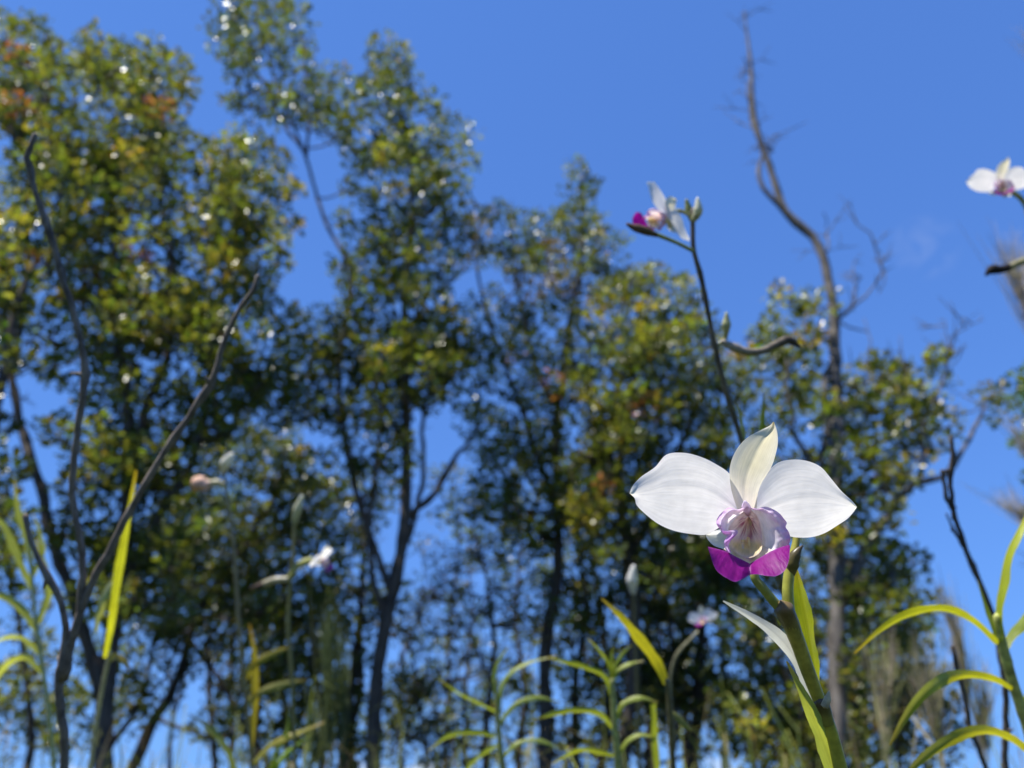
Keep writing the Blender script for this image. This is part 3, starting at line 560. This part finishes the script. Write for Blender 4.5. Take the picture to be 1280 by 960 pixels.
def build_flower(parent):
    fl = root('flower', fpt(935, 650, 0), parent=parent)
    rng = np.random.default_rng(5)
    def veins(T, S, a=1.0):
        return a * (np.sin(S * 38 + 3 * T) * .30 + np.sin(S * 17 + 1 + 2 * np.sin(T * 3)) * .5) * np.sin(np.pi * np.clip(T, 0, 1))
    def petw(sgn):
        def f(T, S):
            q = 2 * S - 1
            return -4 + 15 * (1 - 2 * S) * np.sin(np.pi * np.clip(T * .9 + .06, 0, 1)) + 10 * np.sin(T * 2.2) - 5 * T ** 2 - 5 * q ** 2 * (1 - .3 * T) + 1.2 * np.exp(-(q / .12) ** 2) * (1 - T) + veins(T, S, .22) + 1.6 * np.sin(T * 9 + 4 * q) * q ** 2 + 1.8 * np.sin(T * 6.5 - sgn * 2)
        return f
    def petc(T, S, XY):
        e = np.minimum(S, 1 - S); base = mixc(WHITE, c3(.80, .70, .78), (.22 - T) / .22 * .7)
        base = mixc(base, c3(.84, .83, .66), np.clip((T - .93) / .07, 0, 1) * .9)
        return base * (1 - .05 * np.exp(-((S - .5) / .035) ** 2))[..., None]
    patch('petal', z1([(650, 500), (606, 405), (570, 345), (505, 300), (430, 265), (350, 248), (275, 257), (222, 315), (150, 366), (112, 410), (102, 438)]),
          z1([(600, 560), (540, 590), (500, 615), (460, 634), (395, 631), (310, 615), (240, 585), (180, 540), (133, 492), (125, 462), (102, 440)]), petw(1), petc, fl, mid=z1([(610, 520), (560, 480), (500, 440), (430, 415), (350, 408), (270, 412), (210, 425), (160, 435), (125, 440), (102, 439)]), n=54, m=34)
    patch('petal', z1([(655, 525), (690, 425), (738, 352), (800, 295), (860, 281), (930, 285), (1000, 314), (1050, 370), (1100, 430), (1150, 476), (1171, 502)]),
          z1([(670, 590), (770, 612), (850, 640), (880, 646), (960, 645), (1020, 626), (1080, 590), (1130, 556), (1158, 524), (1171, 504)]), petw(-1), petc, fl, mid=z1([(662, 555), (760, 505), (850, 470), (930, 458), (1010, 462), (1080, 475), (1130, 490), (1171, 503)]), n=54, m=34)
    def sepc(T, S, XY):
        b = mixc(c3(.78, .73, .70), CREAM, T * 2.2); b = mixc(b, c3(.82, .80, .70), np.abs(2 * S - 1) ** 2 * .8)
        return mixc(b, c3(.45, .36, .10), np.clip((T - .96) / .04, 0, 1))
    def sepw(T, S):
        q = 2 * S - 1
        return 2 + 26 * T - 3 * q ** 2 + 1.5 * np.exp(-(q / .2) ** 2) + veins(T, S, .25) + 1.5 * np.sin(T * 8 + q)
    patch('sepal', z1([(610, 520), (582, 430), (573, 370), (573, 318), (590, 262), (620, 212), (662, 172), (720, 141), (762, 120), (777, 103)]),
          z1([(700, 520), (705, 440), (722, 392), (745, 355), (772, 308), (787, 262), (799, 205), (797, 155), (790, 128), (781, 103)]), sepw, sepc, fl, n=44, m=24)
    # two lower sepals, mostly behind the lip
    def lsw(T, S): return -8 - 22 * T + 6 * np.sin(S * 3.1) + veins(T, S, .5)
    def lsc(T, S, XY): return mixc(c3(.80, .78, .66), WHITE, np.abs(2 * S - 1))
    patch('sepal', z2([(330, 400), (200, 425), (140, 440), (85, 462)]), z2([(330, 620), (230, 590), (150, 560), (95, 500), (84, 466)]), lsw, lsc, fl, n=24, m=16)
    patch('sepal', z2([(560, 480), (640, 500), (700, 530), (742, 580)]), z2([(520, 640), (600, 660), (680, 650), (744, 586)]), lambda T, S: lsw(T, S) - 8, lsc, fl, n=24, m=16)
    # throat: a deep funnel behind the mouth of the lip
    mouth = spline(z2([(462, 245), (525, 320), (556, 420), (568, 520), (560, 600), (500, 655), (430, 665), (350, 630), (295, 560), (278, 480), (290, 400), (360, 310), (462, 245)]), 49)[:-1]
    rings = 16; cen = np.array(z2([(450, 318)])[0]); V, C, TS = [], [], []
    for i in range(rings):
        r = i / (rings - 1)
        for j in range(48):
            q = cen + (mouth[j] - cen) * (.004 + 1.0 * r); an = j / 48
            wv = -2 + 20 * r ** 1.6 + (q[1] - 636) * .62 * min(1, r * 2) + .8 * math.sin(an * 60)
            V.append(fpt(q[0], q[1], wv)); TS.append((r, an * 3))
            X, Y = (q[0] - 870) * 6.857, (q[1] - 600) * 6.857
            k = max(0, .5 + .5 * math.sin(an * 6.283 * 12 + 2.2 * math.sin(r * 5 + an * 30))) ** 1.5 * math.sin(min(1, r * 1.6) * 3.0) ** .7 if r > 0 else 0; c = mixc(c3(.90, .74, .66), c3(.40, .06, .18), np.array(k * .9))
            c = mixc(c, c3(.80, .66, .58), np.array((340 - Y) / 70.)); c = mixc(c, YELLOW, np.array((Y - 500) / 50.)); c = mixc(c, c3(.78, .66, .70), np.array((r - .9) * 6))
            C.append(c.reshape(3))
    fc = gridfaces(rings, 48, True)
    mesh('throat', np.array(V), fc, M_LIP, fl, C=np.array(C), TS=np.array(TS))
    # side lobes
    def lobec(edge, k1=.72):
        def f(T, S, XY):
            streak = .5 + .5 * np.sin(T * 46 + 6 * np.sin(S * 4)); b = mixc(c3(.88, .84, .86), c3(.76, .58, .80), (S - .45) * 1.1 + .12 * streak)
            b = mixc(b, LILAC, ((S - k1) / (1 - k1)) * edge(T) + .22 * streak * (S > .45)); return mixc(b, c3(.80, .72, .60), (.12 - S) * 6)
        return f
    patch('side_lobe', z2([(455, 240), (500, 285), (530, 340), (552, 420), (566, 500), (572, 570), (560, 630), (520, 690)]),
          z2([(470, 236), (530, 245), (590, 228), (660, 250), (722, 292), (752, 330), (779, 368), (768, 402), (792, 440), (806, 480), (800, 545), (760, 585), (680, 605), (590, 640)]),
          lambda T, S: 14 + 25 * T + (20 + 2 * T) * S ** .8 - 14 * np.clip(S - .72, 0, 1) / .28 * (1 - .5 * T) + 3.6 * np.sin(T * 21 + 1.5 * S) * S ** 2 + 1.6 * np.sin(T * 47 + 2 * S) * S ** 3 + 1.2 * np.sin(T * 83 + 5 * S) * S ** 4 + 2 * np.sin(S * 9 + T * 4),
          lobec(lambda T: .35 + .65 * np.clip(T * 1.7 - .3, 0, 1), .62), fl, n=70, m=30, mat=M_LIP)
    patch('side_lobe', z2([(455, 240), (400, 280), (345, 330), (300, 385), (280, 430), (280, 470)]),
          z2([(440, 215), (360, 252), (285, 236), (215, 285), (178, 340), (176, 375), (205, 420), (255, 446)]),
          lambda T, S: 14 + 22 * T + 24 * S ** .8 - 16 * np.clip(S - .7, 0, 1) / .3 + 3.4 * np.sin(T * 17 + 1) * S ** 2 + 1.3 * np.sin(T * 43) * S ** 3,
          lobec(lambda T: .3 + .7 * np.clip(T * 1.5 - .3, 0, 1)), fl, n=56, m=26, mat=M_LIP)
    patch('side_lobe_fold', z2([(250, 440), (300, 432), (352, 428), (358, 450), (335, 482), (300, 515), (282, 560), (300, 620)]),
          z2([(205, 425), (215, 440), (240, 470), (262, 478), (248, 512), (238, 545), (250, 590), (275, 625)]),
          lambda T, S: 40 + 13 * np.sin(S * 3.0) + 4 * np.sin(T * 14) + 14 * T, lambda T, S, XY: mixc(c3(.78, .62, .82), LILAC, .5 + .5 * np.sin(T * 13 + 1) - .3 * S), fl, n=40, m=14, mat=M_LIP)
    # floor of the lip: yellow ridges, then white with a purple tongue
    def floorc(T, S, XY):
        b = mixc(YELLOW, c3(.82, .76, .66), S * 2.2); q = np.exp(-((T - .5) / .16) ** 2)
        return mixc(b, c3(.42, .16, .56), np.clip((S - .38) * 5, 0, 1) * np.clip((.86 - S) * 6, 0, 1) * q)
    patch('lip_floor', z2([(290, 545), (340, 520), (400, 512), (450, 510), (510, 520), (575, 555)]), z2([(235, 590), (320, 650), (420, 700), (464, 728), (520, 700), (600, 640), (650, 600)]),
          lambda T, S: 28 + 24 * S + 5 * np.cos(T * 6.28 * 2.5) * (1 - S) + 2 * np.sin(T * 21), floorc, fl, n=44, m=24, mat=M_LIP)
    for (x, y, l, wd) in ((350, 560, 70, 34), (452, 525, 74, 30), (520, 565, 60, 34)):       # fleshy crests
        P = np.array([fpt(*z2([(x - 8, y - l * .5)])[0], 18), fpt(*z2([(x, y)])[0], 36), fpt(*z2([(x + 4, y + l * .6)])[0], 46)])
        tube('callus_ridge', spline(P, 9), np.array([.5, .85, 1, 1, .95, .85, .7, .5, .2]) * wd / 6.857 * SC * .5, M_LIP, fl, sides=10, C=np.tile(c3(.90, .78, .36), (9, 1)))
    # front lobe: two deep magenta flaps meeting in a crease
    def flc(T, S, XY):
        st = .5 + .5 * np.sin(T * 70 + 5 * np.sin(S * 5)); b = mixc(MAG, c3(.34, .010, .285), st * .5)
        b = mixc(b, c3(.42, .13, .46), np.clip(.07 - S, 0, 1) * 9 * (.5 + .5 * st)); b = mixc(b, c3(.40, .12, .42), np.clip((S - .95) / .05, 0, 1) * .6)
        return mixc(b, c3(.52, .20, .56), np.exp(-((T - .5) / .012) ** 2) * .5)
    def flw(T, S):
        q = np.abs(T - .5) * 2
        return 56 + 6 * q + 52 * S * (.6 + .4 * np.sin(np.pi * np.clip(q, 0, 1) ** .7)) - 12 * S ** 2 - 8 * np.exp(-(q / .10) ** 2) * (.3 + .7 * S) + .7 * np.sin(T * 23) * S + .25 * np.sin(T * 61 + 3 * S)
    inL = z2([(103, 572), (180, 590), (260, 612), (330, 650), (410, 690), (462, 716)]); inR = z2([(462, 716), (520, 682), (600, 634), (700, 584), (760, 566), (800, 556)])
    ouL = z2([(100, 576), (122, 640), (142, 705), (180, 780), (275, 848), (335, 872), (400, 848), (462, 812)]); ouR = z2([(462, 812), (520, 808), (610, 822), (690, 822), (760, 776), (794, 695), (803, 620), (804, 560)])
    n = 41
    inn = np.vstack([spline(inL, n)[:-1], spline(inR, n)]); ou = np.vstack([spline(ouL, n)[:-1], spline(ouR, n)])
    
    t = np.linspace(0, 1, 2 * n - 1); s = np.linspace(0, 1, 26); XY = inn[:, None] * (1 - s)[None, :, None] + ou[:, None] * s[None, :, None]
    Tt, Ss = np.meshgrid(t, s, indexing='ij'); Wv = flw(Tt, Ss); V = np.array([[fpt(XY[i, j, 0], XY[i, j, 1], Wv[i, j]) for j in range(26)] for i in range(2 * n - 1)])
    mesh('front_lobe', V, gridfaces(2 * n - 1, 26), M_LIP, fl, C=flc(Tt, Ss, XY), TS=np.stack([Ss * .8, Tt * 2.2], -1))
    # column with its white cap over the throat
    n = 18; P = spline(np.array([fpt(*z2([(445, 292)])[0], 2), fpt(*z2([(436, 252)])[0], 18), fpt(*z2([(425, 215)])[0], 30), fpt(*z2([(420, 186)])[0], 34)]), n)
    tube('column', P, interp([20, 26, 32, 36, 37, 31, 14], n) / 6.857 * SC, M_LIP, fl, sides=16, C=mixc(c3(.72, .58, .60), c3(.82, .76, .86), np.linspace(0, 1, n) * 1.6))
    # back of the flower running into its stalk
    P = spline(np.array([fpt(945, 655, 2), fpt(946, 668, -22), fpt(947, 690, -34)]), 10)
    tube('flower_base', P, np.linspace(16, 8, 10) * SC, M_STEM, fl, sides=12, C=np.tile(c3(.62, .58, .40), (10, 1)))
    return fl
def copy_flower(fl, parent, px, d, yaw, pitch, roll, s=1.0, name='flower'):
    """the flower again on another stalk, turned: yaw > 0 faces right, pitch > 0 faces up"""
    o = root(name, atd(*px, d), parent=parent)
    B = Matrix([list(RT), list(UP), list(-FW)]).transposed()
    r = Matrix.Rotation(R(yaw), 3, 'Y') @ Matrix.Rotation(R(-pitch), 3, 'X') @ Matrix.Rotation(R(roll), 3, 'Z')
    o.rotation_mode = 'QUATERNION'; o.rotation_quaternion = (B @ r @ B.transposed()).to_quaternion(); o.scale = (s, s, s)
    for ch in list(fl.children):
        c = ch.copy(); col.objects.link(c); c.parent = o
    return o
def z4(P, d=None): return [(860 + p[0] / 3.048, 660 + p[1] / 3.048) + ((p[2],) if len(p) > 2 else ()) for p in P]

main = plant('orchid with the one large sharp white and magenta flower in the foreground', (1062, 1000), .285)
flower = build_flower(main)
stemtube(z4([(640, 1100, .284), (600, 990, .284), (572, 880, .284), (545, 780, .283), (515, 690, .282)]), [18, 17.5, 17, 16.5, 16], main, colr=(.42, .38, .05), coltip=(.42, .39, .05), nodes=(.97,), to_ground=True, n=50, sides=18)
stemtube(z4([(514, 692, .282), (490, 630, .282), (455, 540, .281), (420, 440, .280), (392, 370, .279), (368, 312, .278)]), [15.5, 16.5, 17.5, 18.5, 20, 21.5], main, 'sheath', colr=(.42, .37, .055), coltip=(.38, .31, .055), n=40, sides=18, nodes=(.0,))
stemtube(z4([(405, 398, .2795), (390, 362, .279), (374, 326, .278), (364, 303, .2775)]), [19, 21.5, 22.5, 23.5], main, 'sheath_rim', colr=(.26, .22, .045), coltip=(.18, .125, .045), n=16, sides=18)
stemtube(z4([(530, 742, .2825), (520, 708, .282), (510, 676, .2815), (503, 660, .281)]), [17, 18, 19, 18.5], main, 'node', colr=(.30, .27, .04), coltip=(.10, .07, .03), n=16, sides=18)
spindle('bract_tip', z4([(368, 345), (348, 326), (328, 316)]), [16, 11, 1], main, .279, (.16, .13, .04), (.10, .06, .03))
stemtube(z4([(385, 330, .281), (380, 250, .283), (384, 180, .285), (400, 110, .287), (412, 50, .289), (418, -20, .292)]), [15, 14, 13, 11, 9, 8], main, 'flower_axis', colr=(.34, .36, .05), coltip=(.36, .32, .05), n=30, sides=14)
stemtube(z4([(362, 318, .279), (325, 278, .279), (290, 235, .279), (255, 190, .280), (252, 140, .281)]) + [(946, 690, .280)], [13, 12, 11.5, 11, 10, 9], main, 'flower_stalk', colr=(.27, .30, .05), coltip=(.36, .38, .09), n=30, sides=14)
spindle('bract', z4([(392, 180), (402, 120), (418, 88), (438, 66)]), [9, 17, 13, 1], main, .285, (.17, .15, .035), (.06, .04, .025))
spindle('dry_bract', z4([(520, 680), (530, 655), (537, 622)]), [10, 9, 2], main, .276, (.50, .42, .25), (.55, .48, .30), mat=M_DRY)
ribbon('leaf', z4([(492, 640, .289), (478, 520, .290), (458, 400, .291), (435, 280, .292), (408, 138, .293)]), [10, 21, 25, 20, 2], main, fold=.25, twist=-.75, colr=(.46, .48, .03))
ribbon('leaf', z4([(500, 690, .284), (455, 590, .283), (400, 480, .281), (330, 400, .279), (235, 335, .278), (134, 278, .277)]), [10, 15, 17, 15, 10, 1.5], main, fold=.18, twist=[.5, .2], colr=(.62, .64, .58), tipc=(.60, .62, .52), mat=M_PETAL)  # sun glare on the glossy blade painted in as pale grey-white colour
ribbon('leaf', z4([(570, 960, .285), (525, 840, .283), (478, 720, .280), (432, 620, .278), (376, 508, .277)]), [17, 21, 17, 11, 2], main, fold=.3, twist=[.1, .5], colr=(.42, .47, .14))

# ------------------------------------------------------------------ other orchids
DK = (.045, .032, .03); PALE = (.62, .62, .46); BUDG = (.36, .36, .16); BROWN = (.10, .065, .045)
d = .58
p2 = plant('orchid with a tall dark stalk and side-on flower above the large flower', (1075, 1000), d + .02)
stemtube([(1072, 1010, .60), (1040, 920, .60), (1000, 800, .60), (962, 680, .59), (926, 548, .58), (908, 490, .58), (893, 430, .58), (884, 385, .58), (876, 345, .58), (867, 312, .58), (866, 285, .58), (866, 262, .58)],
         [12, 11, 10, 9, 8, 7.5, 7.5, 7, 6.5, 6, 6, 6], p2, n=90, colr=(.16, .16, .06), coltip=(.13, .095, .07), nodes=(.45, .60, .70, .79, .86, .9), to_ground=True)
stemtube([(866, 272), (852, 264), (842, 264)], [5, 5, 6], p2, 'flower_stalk', d=d, colr=(.30, .32, .12), coltip=(.45, .42, .22))
copy_flower(flower, p2, (832, 271), d - .004, -64, -20, -56, .72)
stemtube([(867, 314), (845, 303), (818, 292)], [5, 5, 6], p2, 'flower_stalk', d=d - .03, colr=(.26, .30, .09))
spindle('withered_flower', [(822, 294), (805, 288), (792, 284), (784, 280)], [6, 11, 11, 4], p2, d - .03, (.12, .09, .05), (.14, .08, .05), mat=M_DRY)
spindle('bud', [(866, 276), (872, 266), (872, 248)], [7, 13, 4], p2, d - .01, BUDG, (.74, .72, .62))
spindle('bud', [(865, 276), (861, 262), (858, 250)], [6, 11, 4], p2, d + .01, (.26, .27, .06), (.24, .26, .07))
stemtube([(893, 442), (897, 432), (906, 424), (908, 416)], [5, 5, 5, 6], p2, 'flower_stalk', d=d, colr=(.30, .30, .12))
spindle('bud', [(907, 420), (908, 406), (908, 391)], [6, 12, 3], p2, d, BUDG, (.42, .42, .22))
spindle('withered_flower', [(902, 426), (915, 433), (935, 440), (955, 438), (972, 430), (986, 425), (1000, 434)], [6, 12, 10, 9, 10, 12, 3], p2, d - .01, (.40, .34, .26), (.03, .022, .02), mat=M_DRY, n=30)
ribbon('leaf', [(958, 640, .6), (952, 560, .6), (955, 490, .6)], [9, 11, 2], p2, colr=(.20, .25, .03), twist=.6)
ribbon('leaf', [(940, 600, .6), (930, 550, .6), (922, 500, .6)], [8, 8, 2], p2, colr=(.22, .25, .05), twist=.6)

d = .88
p3 = plant('orchid leaning in from the right edge with a blurred flower against blue sky', (1330, 1000), d)
stemtube([(1335, 1010), (1330, 700), (1318, 450), (1300, 320), (1284, 262)], [13, 12, 10, 8, 7], p3, d=d, colr=(.16, .17, .05), coltip=(.18, .15, .08), to_ground=True, n=50)
stemtube([(1288, 268), (1276, 248), (1258, 236)], [6, 6, 7], p3, 'flower_stalk', d=d, colr=(.34, .36, .16))
copy_flower(flower, p3, (1252, 232), d - .01, -12, -6, 4, .86)
stemtube([(1304, 330), (1282, 326), (1260, 335)], [9, 9, 9], p3, 'flower_stalk', d=d - .05, colr=(.38, .34, .16), coltip=(.34, .30, .15))
spindle('withered_flower', [(1262, 334), (1250, 337), (1240, 337), (1232, 344)], [9, 10, 13, 3], p3, d - .05, (.03, .022, .02), (.02, .016, .014), mat=M_DRY)

d = .50
p4 = plant('leafy orchid shoot with arching yellow-green strap leaves at lower right', (1300, 1010), d, 'flowerless orchid shoots')
stemtube([(1312, 1010), (1285, 910), (1265, 850), (1252, 800), (1246, 770)], [16, 15, 13, 12, 9], p4, d=d, colr=(.42, .36, .17), coltip=(.44, .46, .12), to_ground=True, nodes=(.5, .78))
ribbon('leaf', [(1248, 806, d), (1215, 775, d - .01), (1178, 761, d - .02), (1135, 768, d - .03), (1098, 790, d - .035), (1068, 817, d - .04)], [8, 10, 12, 13, 11, 2], p4, twist=.55, colr=(.33, .35, .03))
ribbon('leaf', [(1272, 866, d), (1240, 848, d - .01), (1195, 845, d - .03), (1158, 865, d - .05), (1132, 897, d - .055), (1112, 932, d - .06)], [6, 9, 13, 15, 12, 2], p4, twist=.5, colr=(.34, .35, .03))
ribbon('leaf', [(1292, 945, d), (1262, 922, d - .01), (1220, 914, d - .03), (1180, 930, d - .04), (1140, 962, d - .05), (1125, 990, d - .05)], [8, 11, 13, 14, 12, 4], p4, twist=.5, colr=(.33, .33, .035))
ribbon('leaf', [(1246, 800, d), (1250, 745, d), (1262, 690, d + .005), (1290, 630, d + .01)], [12, 16, 17, 5], p4, twist=.9, colr=(.46, .50, .03))
ribbon('leaf', [(1252, 815, d), (1268, 790, d + .01), (1290, 768, d + .02), (1320, 762, d + .03)], [9, 13, 14, 4], p4, twist=.5, colr=(.25, .31, .03))
ribbon('leaf', [(1256, 820, d), (1240, 780, d), (1228, 745, d), (1222, 725, d)], [7, 6, 4, 1], p4, twist=.5, colr=(.20, .26, .05))
ribbon('leaf', [(1278, 900, d), (1284, 870, d), (1296, 840, d), (1310, 830, d)], [8, 11, 10, 3], p4, twist=.3, colr=(.30, .36, .025))

d = .85
p5 = plant('leafy shoot with one bright upright yellow-green leaf beside the dead shrub', (105, 1010), d, 'flowerless orchid shoots')
stemtube([(108, 1010), (118, 920), (130, 850), (138, 815)], [5, 5, 5, 5], p5, d=d + .06, colr=(.50, .46, .24), to_ground=True)
ribbon('leaf', [(134, 822, d + .06), (143, 760, d + .05), (150, 710, d + .05), (160, 650, d + .05), (170, 588, d + .05)], [8, 11, 10.5, 8, 2], p5, twist=[-.7, -.4], fold=.4, colr=(.46, .47, .04))
ribbon('leaf', [(118, 790, d + .08), (128, 750, d + .07), (142, 728, d + .07), (152, 722, d + .06)], [6, 11, 12, 4], p5, twist=1.0, colr=(.34, .36, .18))
ribbon('leaf', [(134, 826, d + .06), (145, 820, d + .05), (156, 826, d + .05), (162, 838, d + .05)], [7, 9, 9, 3], p5, twist=.4, colr=(.42, .30, .05))
d = 1.15
p6 = plant('pale leafy shoot half outside the frame at the lower left edge', (40, 1010), d, 'flowerless orchid shoots')
stemtube([(72, 1010), (60, 880), (45, 780), (38, 700), (30, 640)], [5, 5, 5, 4, 3], p6, d=d, colr=(.46, .48, .22), to_ground=True)
for pts, wd in (([(46, 780), (60, 740), (52, 700), (45, 672)], 10), ([(42, 740), (22, 700), (0, 652), (-25, 645)], 11), ([(46, 790), (25, 760), (0, 745), (-25, 760)], 10), ([(50, 820), (30, 800), (8, 798), (-20, 815)], 10),
                ([(40, 720), (34, 680), (22, 640), (18, 600)], 8), ([(52, 840), (30, 822), (10, 830), (-10, 860)], 9), ([(40, 720), (52, 690), (47, 660), (40, 640)], 8)):
    ribbon('leaf', pts, [wd * .7, wd, wd * .9, 1.5], p6, d=d, twist=.6, colr=(.36, .40, .14), n=24)
d = 1.25
p7 = plant('blurred orchid stalk with a side-on pinkish flower left of centre', (410, 1010), d)
stemtube([(372, 1010), (368, 930), (365, 850), (360, 780), (362, 740), (366, 690), (368, 650)], [5, 5, 5, 5, 5, 4, 4], p7, d=d, colr=(.30, .27, .10), to_ground=True, n=50)
stemtube([(362, 722), (374, 706), (390, 700)], [7, 8, 9], p7, 'flower_stalk', d=d, colr=(.40, .40, .12))
copy_flower(flower, p7, (402, 700), d - .01, 72, -14, 12, .78)
stemtube([(360, 724), (345, 725), (330, 730)], [7, 9, 9], p7, 'withered_flower', d=d, colr=(.42, .40, .28), coltip=(.34, .30, .18))
spindle('withered_flower', [(332, 729), (322, 733), (312, 736)], [8, 7, 2], p7, d, BROWN, DK, mat=M_DRY)
spindle('bud', [(368, 655), (372, 636), (378, 620)], [6, 11, 4], p7, d, BUDG, PALE)
d = 1.35
p8 = plant('blurred orchid stalk with one faded peach flower and a pale bud at left', (300, 1010), d)
stemtube([(318, 1010), (310, 900), (300, 800), (295, 720), (290, 660), (284, 620), (280, 590)], [5, 5, 5, 5, 4.5, 4, 4], p8, d=d, colr=(.28, .23, .08), coltip=(.30, .26, .16), to_ground=True, n=50)
spindle('bud', [(279, 592), (282, 578), (290, 568)], [6, 13, 6], p8, d, (.55, .52, .40), (.78, .76, .70))
stemtube([(284, 608), (272, 603), (262, 604)], [6, 8, 8], p8, 'flower_stalk', d=d, colr=(.45, .42, .26))
spindle('withered_flower', [(264, 603), (256, 606), (249, 604), (243, 612)], [7, 17, 20, 8], p8, d, (.72, .50, .38), (.70, .40, .26), mat=M_DRY)
for pts, wd, c in (([(305, 850), (318, 830), (345, 815), (366, 808)], 9, (.34, .28, .05)), ([(306, 880), (325, 865), (355, 855), (384, 850)], 9, (.30, .28, .08)), ([(312, 960), (340, 930), (375, 915), (405, 903)], 9, (.34, .31, .05)),
                ([(312, 940), (318, 880), (318, 820), (312, 780)], 9, (.32, .27, .05)), ([(330, 1000), (345, 940), (358, 915), (360, 880)], 9, (.26, .32, .03)), ([(300, 1000), (285, 940), (262, 910), (235, 892)], 8, (.22, .26, .10)), ([(320, 1000), (350, 950), (372, 930), (392, 915)], 11, (.26, .36, .03))):
    ribbon('leaf', pts, [wd * .7, wd, wd * .9, 1.5], p8, d=d, twist=.5, colr=c, n=24)
d = 1.0
p9 = plant('small leafy shoot with curved pale leaves left of the amber leaf', (622, 1010), d, 'flowerless orchid shoots')
stemtube([(632, 1010), (626, 940), (622, 890), (620, 850)], [8, 7, 6, 4], p9, d=d, colr=(.36, .38, .14), to_ground=True)
for pts, wd in (([(622, 895), (630, 850), (655, 830), (694, 820)], 10), ([(624, 905), (645, 880), (670, 872), (700, 878)], 9), ([(620, 890), (600, 880), (575, 868), (550, 850)], 7), ([(626, 950), (645, 930), (670, 925), (705, 938)], 8),
                ([(620, 920), (590, 915), (560, 920), (536, 938)], 9), ([(621, 880), (617, 850), (622, 828), (636, 808)], 8), ([(624, 930), (600, 945), (585, 960), (575, 985)], 8)):
    ribbon('leaf', pts, [wd * .5, wd * .75, wd * .65, 1.5], p9, d=d, twist=.55, colr=(.30, .36, .07), n=24)
d = .78
p10 = plant('leafy shoot with many narrow arching leaves left of the large flower stem', (770, 1010), d, 'flowerless orchid shoots')
stemtube([(776, 1010), (772, 950), (768, 900), (765, 850)], [9, 9, 8, 6], p10, d=d, colr=(.38, .40, .14), to_ground=True)
for pts, wd in (([(764, 870), (755, 845), (725, 832), (684, 822)], 9), ([(768, 915), (750, 893), (715, 888), (664, 900)], 10), ([(770, 945), (755, 942), (725, 938), (690, 955)], 9), ([(765, 860), (770, 840), (785, 830), (804, 826)], 8),
                ([(766, 855), (768, 835), (778, 818), (790, 806)], 6), ([(764, 855), (760, 830), (748, 812), (735, 798)], 6), ([(770, 900), (778, 880), (800, 872), (822, 878)], 9), ([(817, 880), (819, 920), (822, 960), (826, 1000)], 13),
                ([(772, 945), (785, 925), (800, 918), (822, 922)], 8), ([(765, 855), (765, 840), (764, 822), (766, 808)], 6)):
    ribbon('leaf', pts, [wd * .5, wd * .78, wd * .7, 1.5], p10, d=d, twist=.5, colr=(.33, .38, .06), n=24)
d = .62
p11 = plant('shoot ending in a single broad amber leaf left of the large flower stem', (842, 1010), d, 'flowerless orchid shoots')
stemtube([(846, 1010), (841, 950), (838, 900), (834, 850)], [8, 7, 7, 6], p11, d=d, colr=(.14, .12, .05), to_ground=True)
ribbon('leaf', [(833, 856, d), (822, 830, d), (800, 800, d - .01), (775, 770, d - .02), (752, 748, d - .02)], [9, 13, 13, 9, 2], p11, twist=.35, colr=(.33, .31, .03), tipc=(.40, .28, .07))
ribbon('leaf', [(838, 890, d), (846, 895, d), (856, 905, d), (866, 915, d)], [7, 9, 8, 2], p11, twist=.5, colr=(.20, .20, .05), n=16)
d = 1.1
p12 = plant('distant orchid with a small drooping flower below the large flower, left', (835, 1010), d)
stemtube([(838, 1010), (842, 930), (838, 850), (845, 820), (862, 800), (872, 790)], [6, 5, 4, 3.5, 3.5, 4], p12, d=d, colr=(.16, .15, .07), coltip=(.30, .28, .16), to_ground=True, n=50)
copy_flower(flower, p12, (880, 774), d, -30, 14, 24, .56)
d = 1.5
p13 = plant('very distant orchid stalk carrying a single white bud in the centre', (790, 1010), d)
stemtube([(800, 1010), (798, 900), (794, 800), (792, 740)], [5, 5, 4, 3], p13, d=d, colr=(.12, .12, .05), to_ground=True)
spindle('bud', [(792, 742), (790, 724), (792, 708)], [6, 14, 5], p13, d, (.70, .66, .62), (.80, .78, .74))
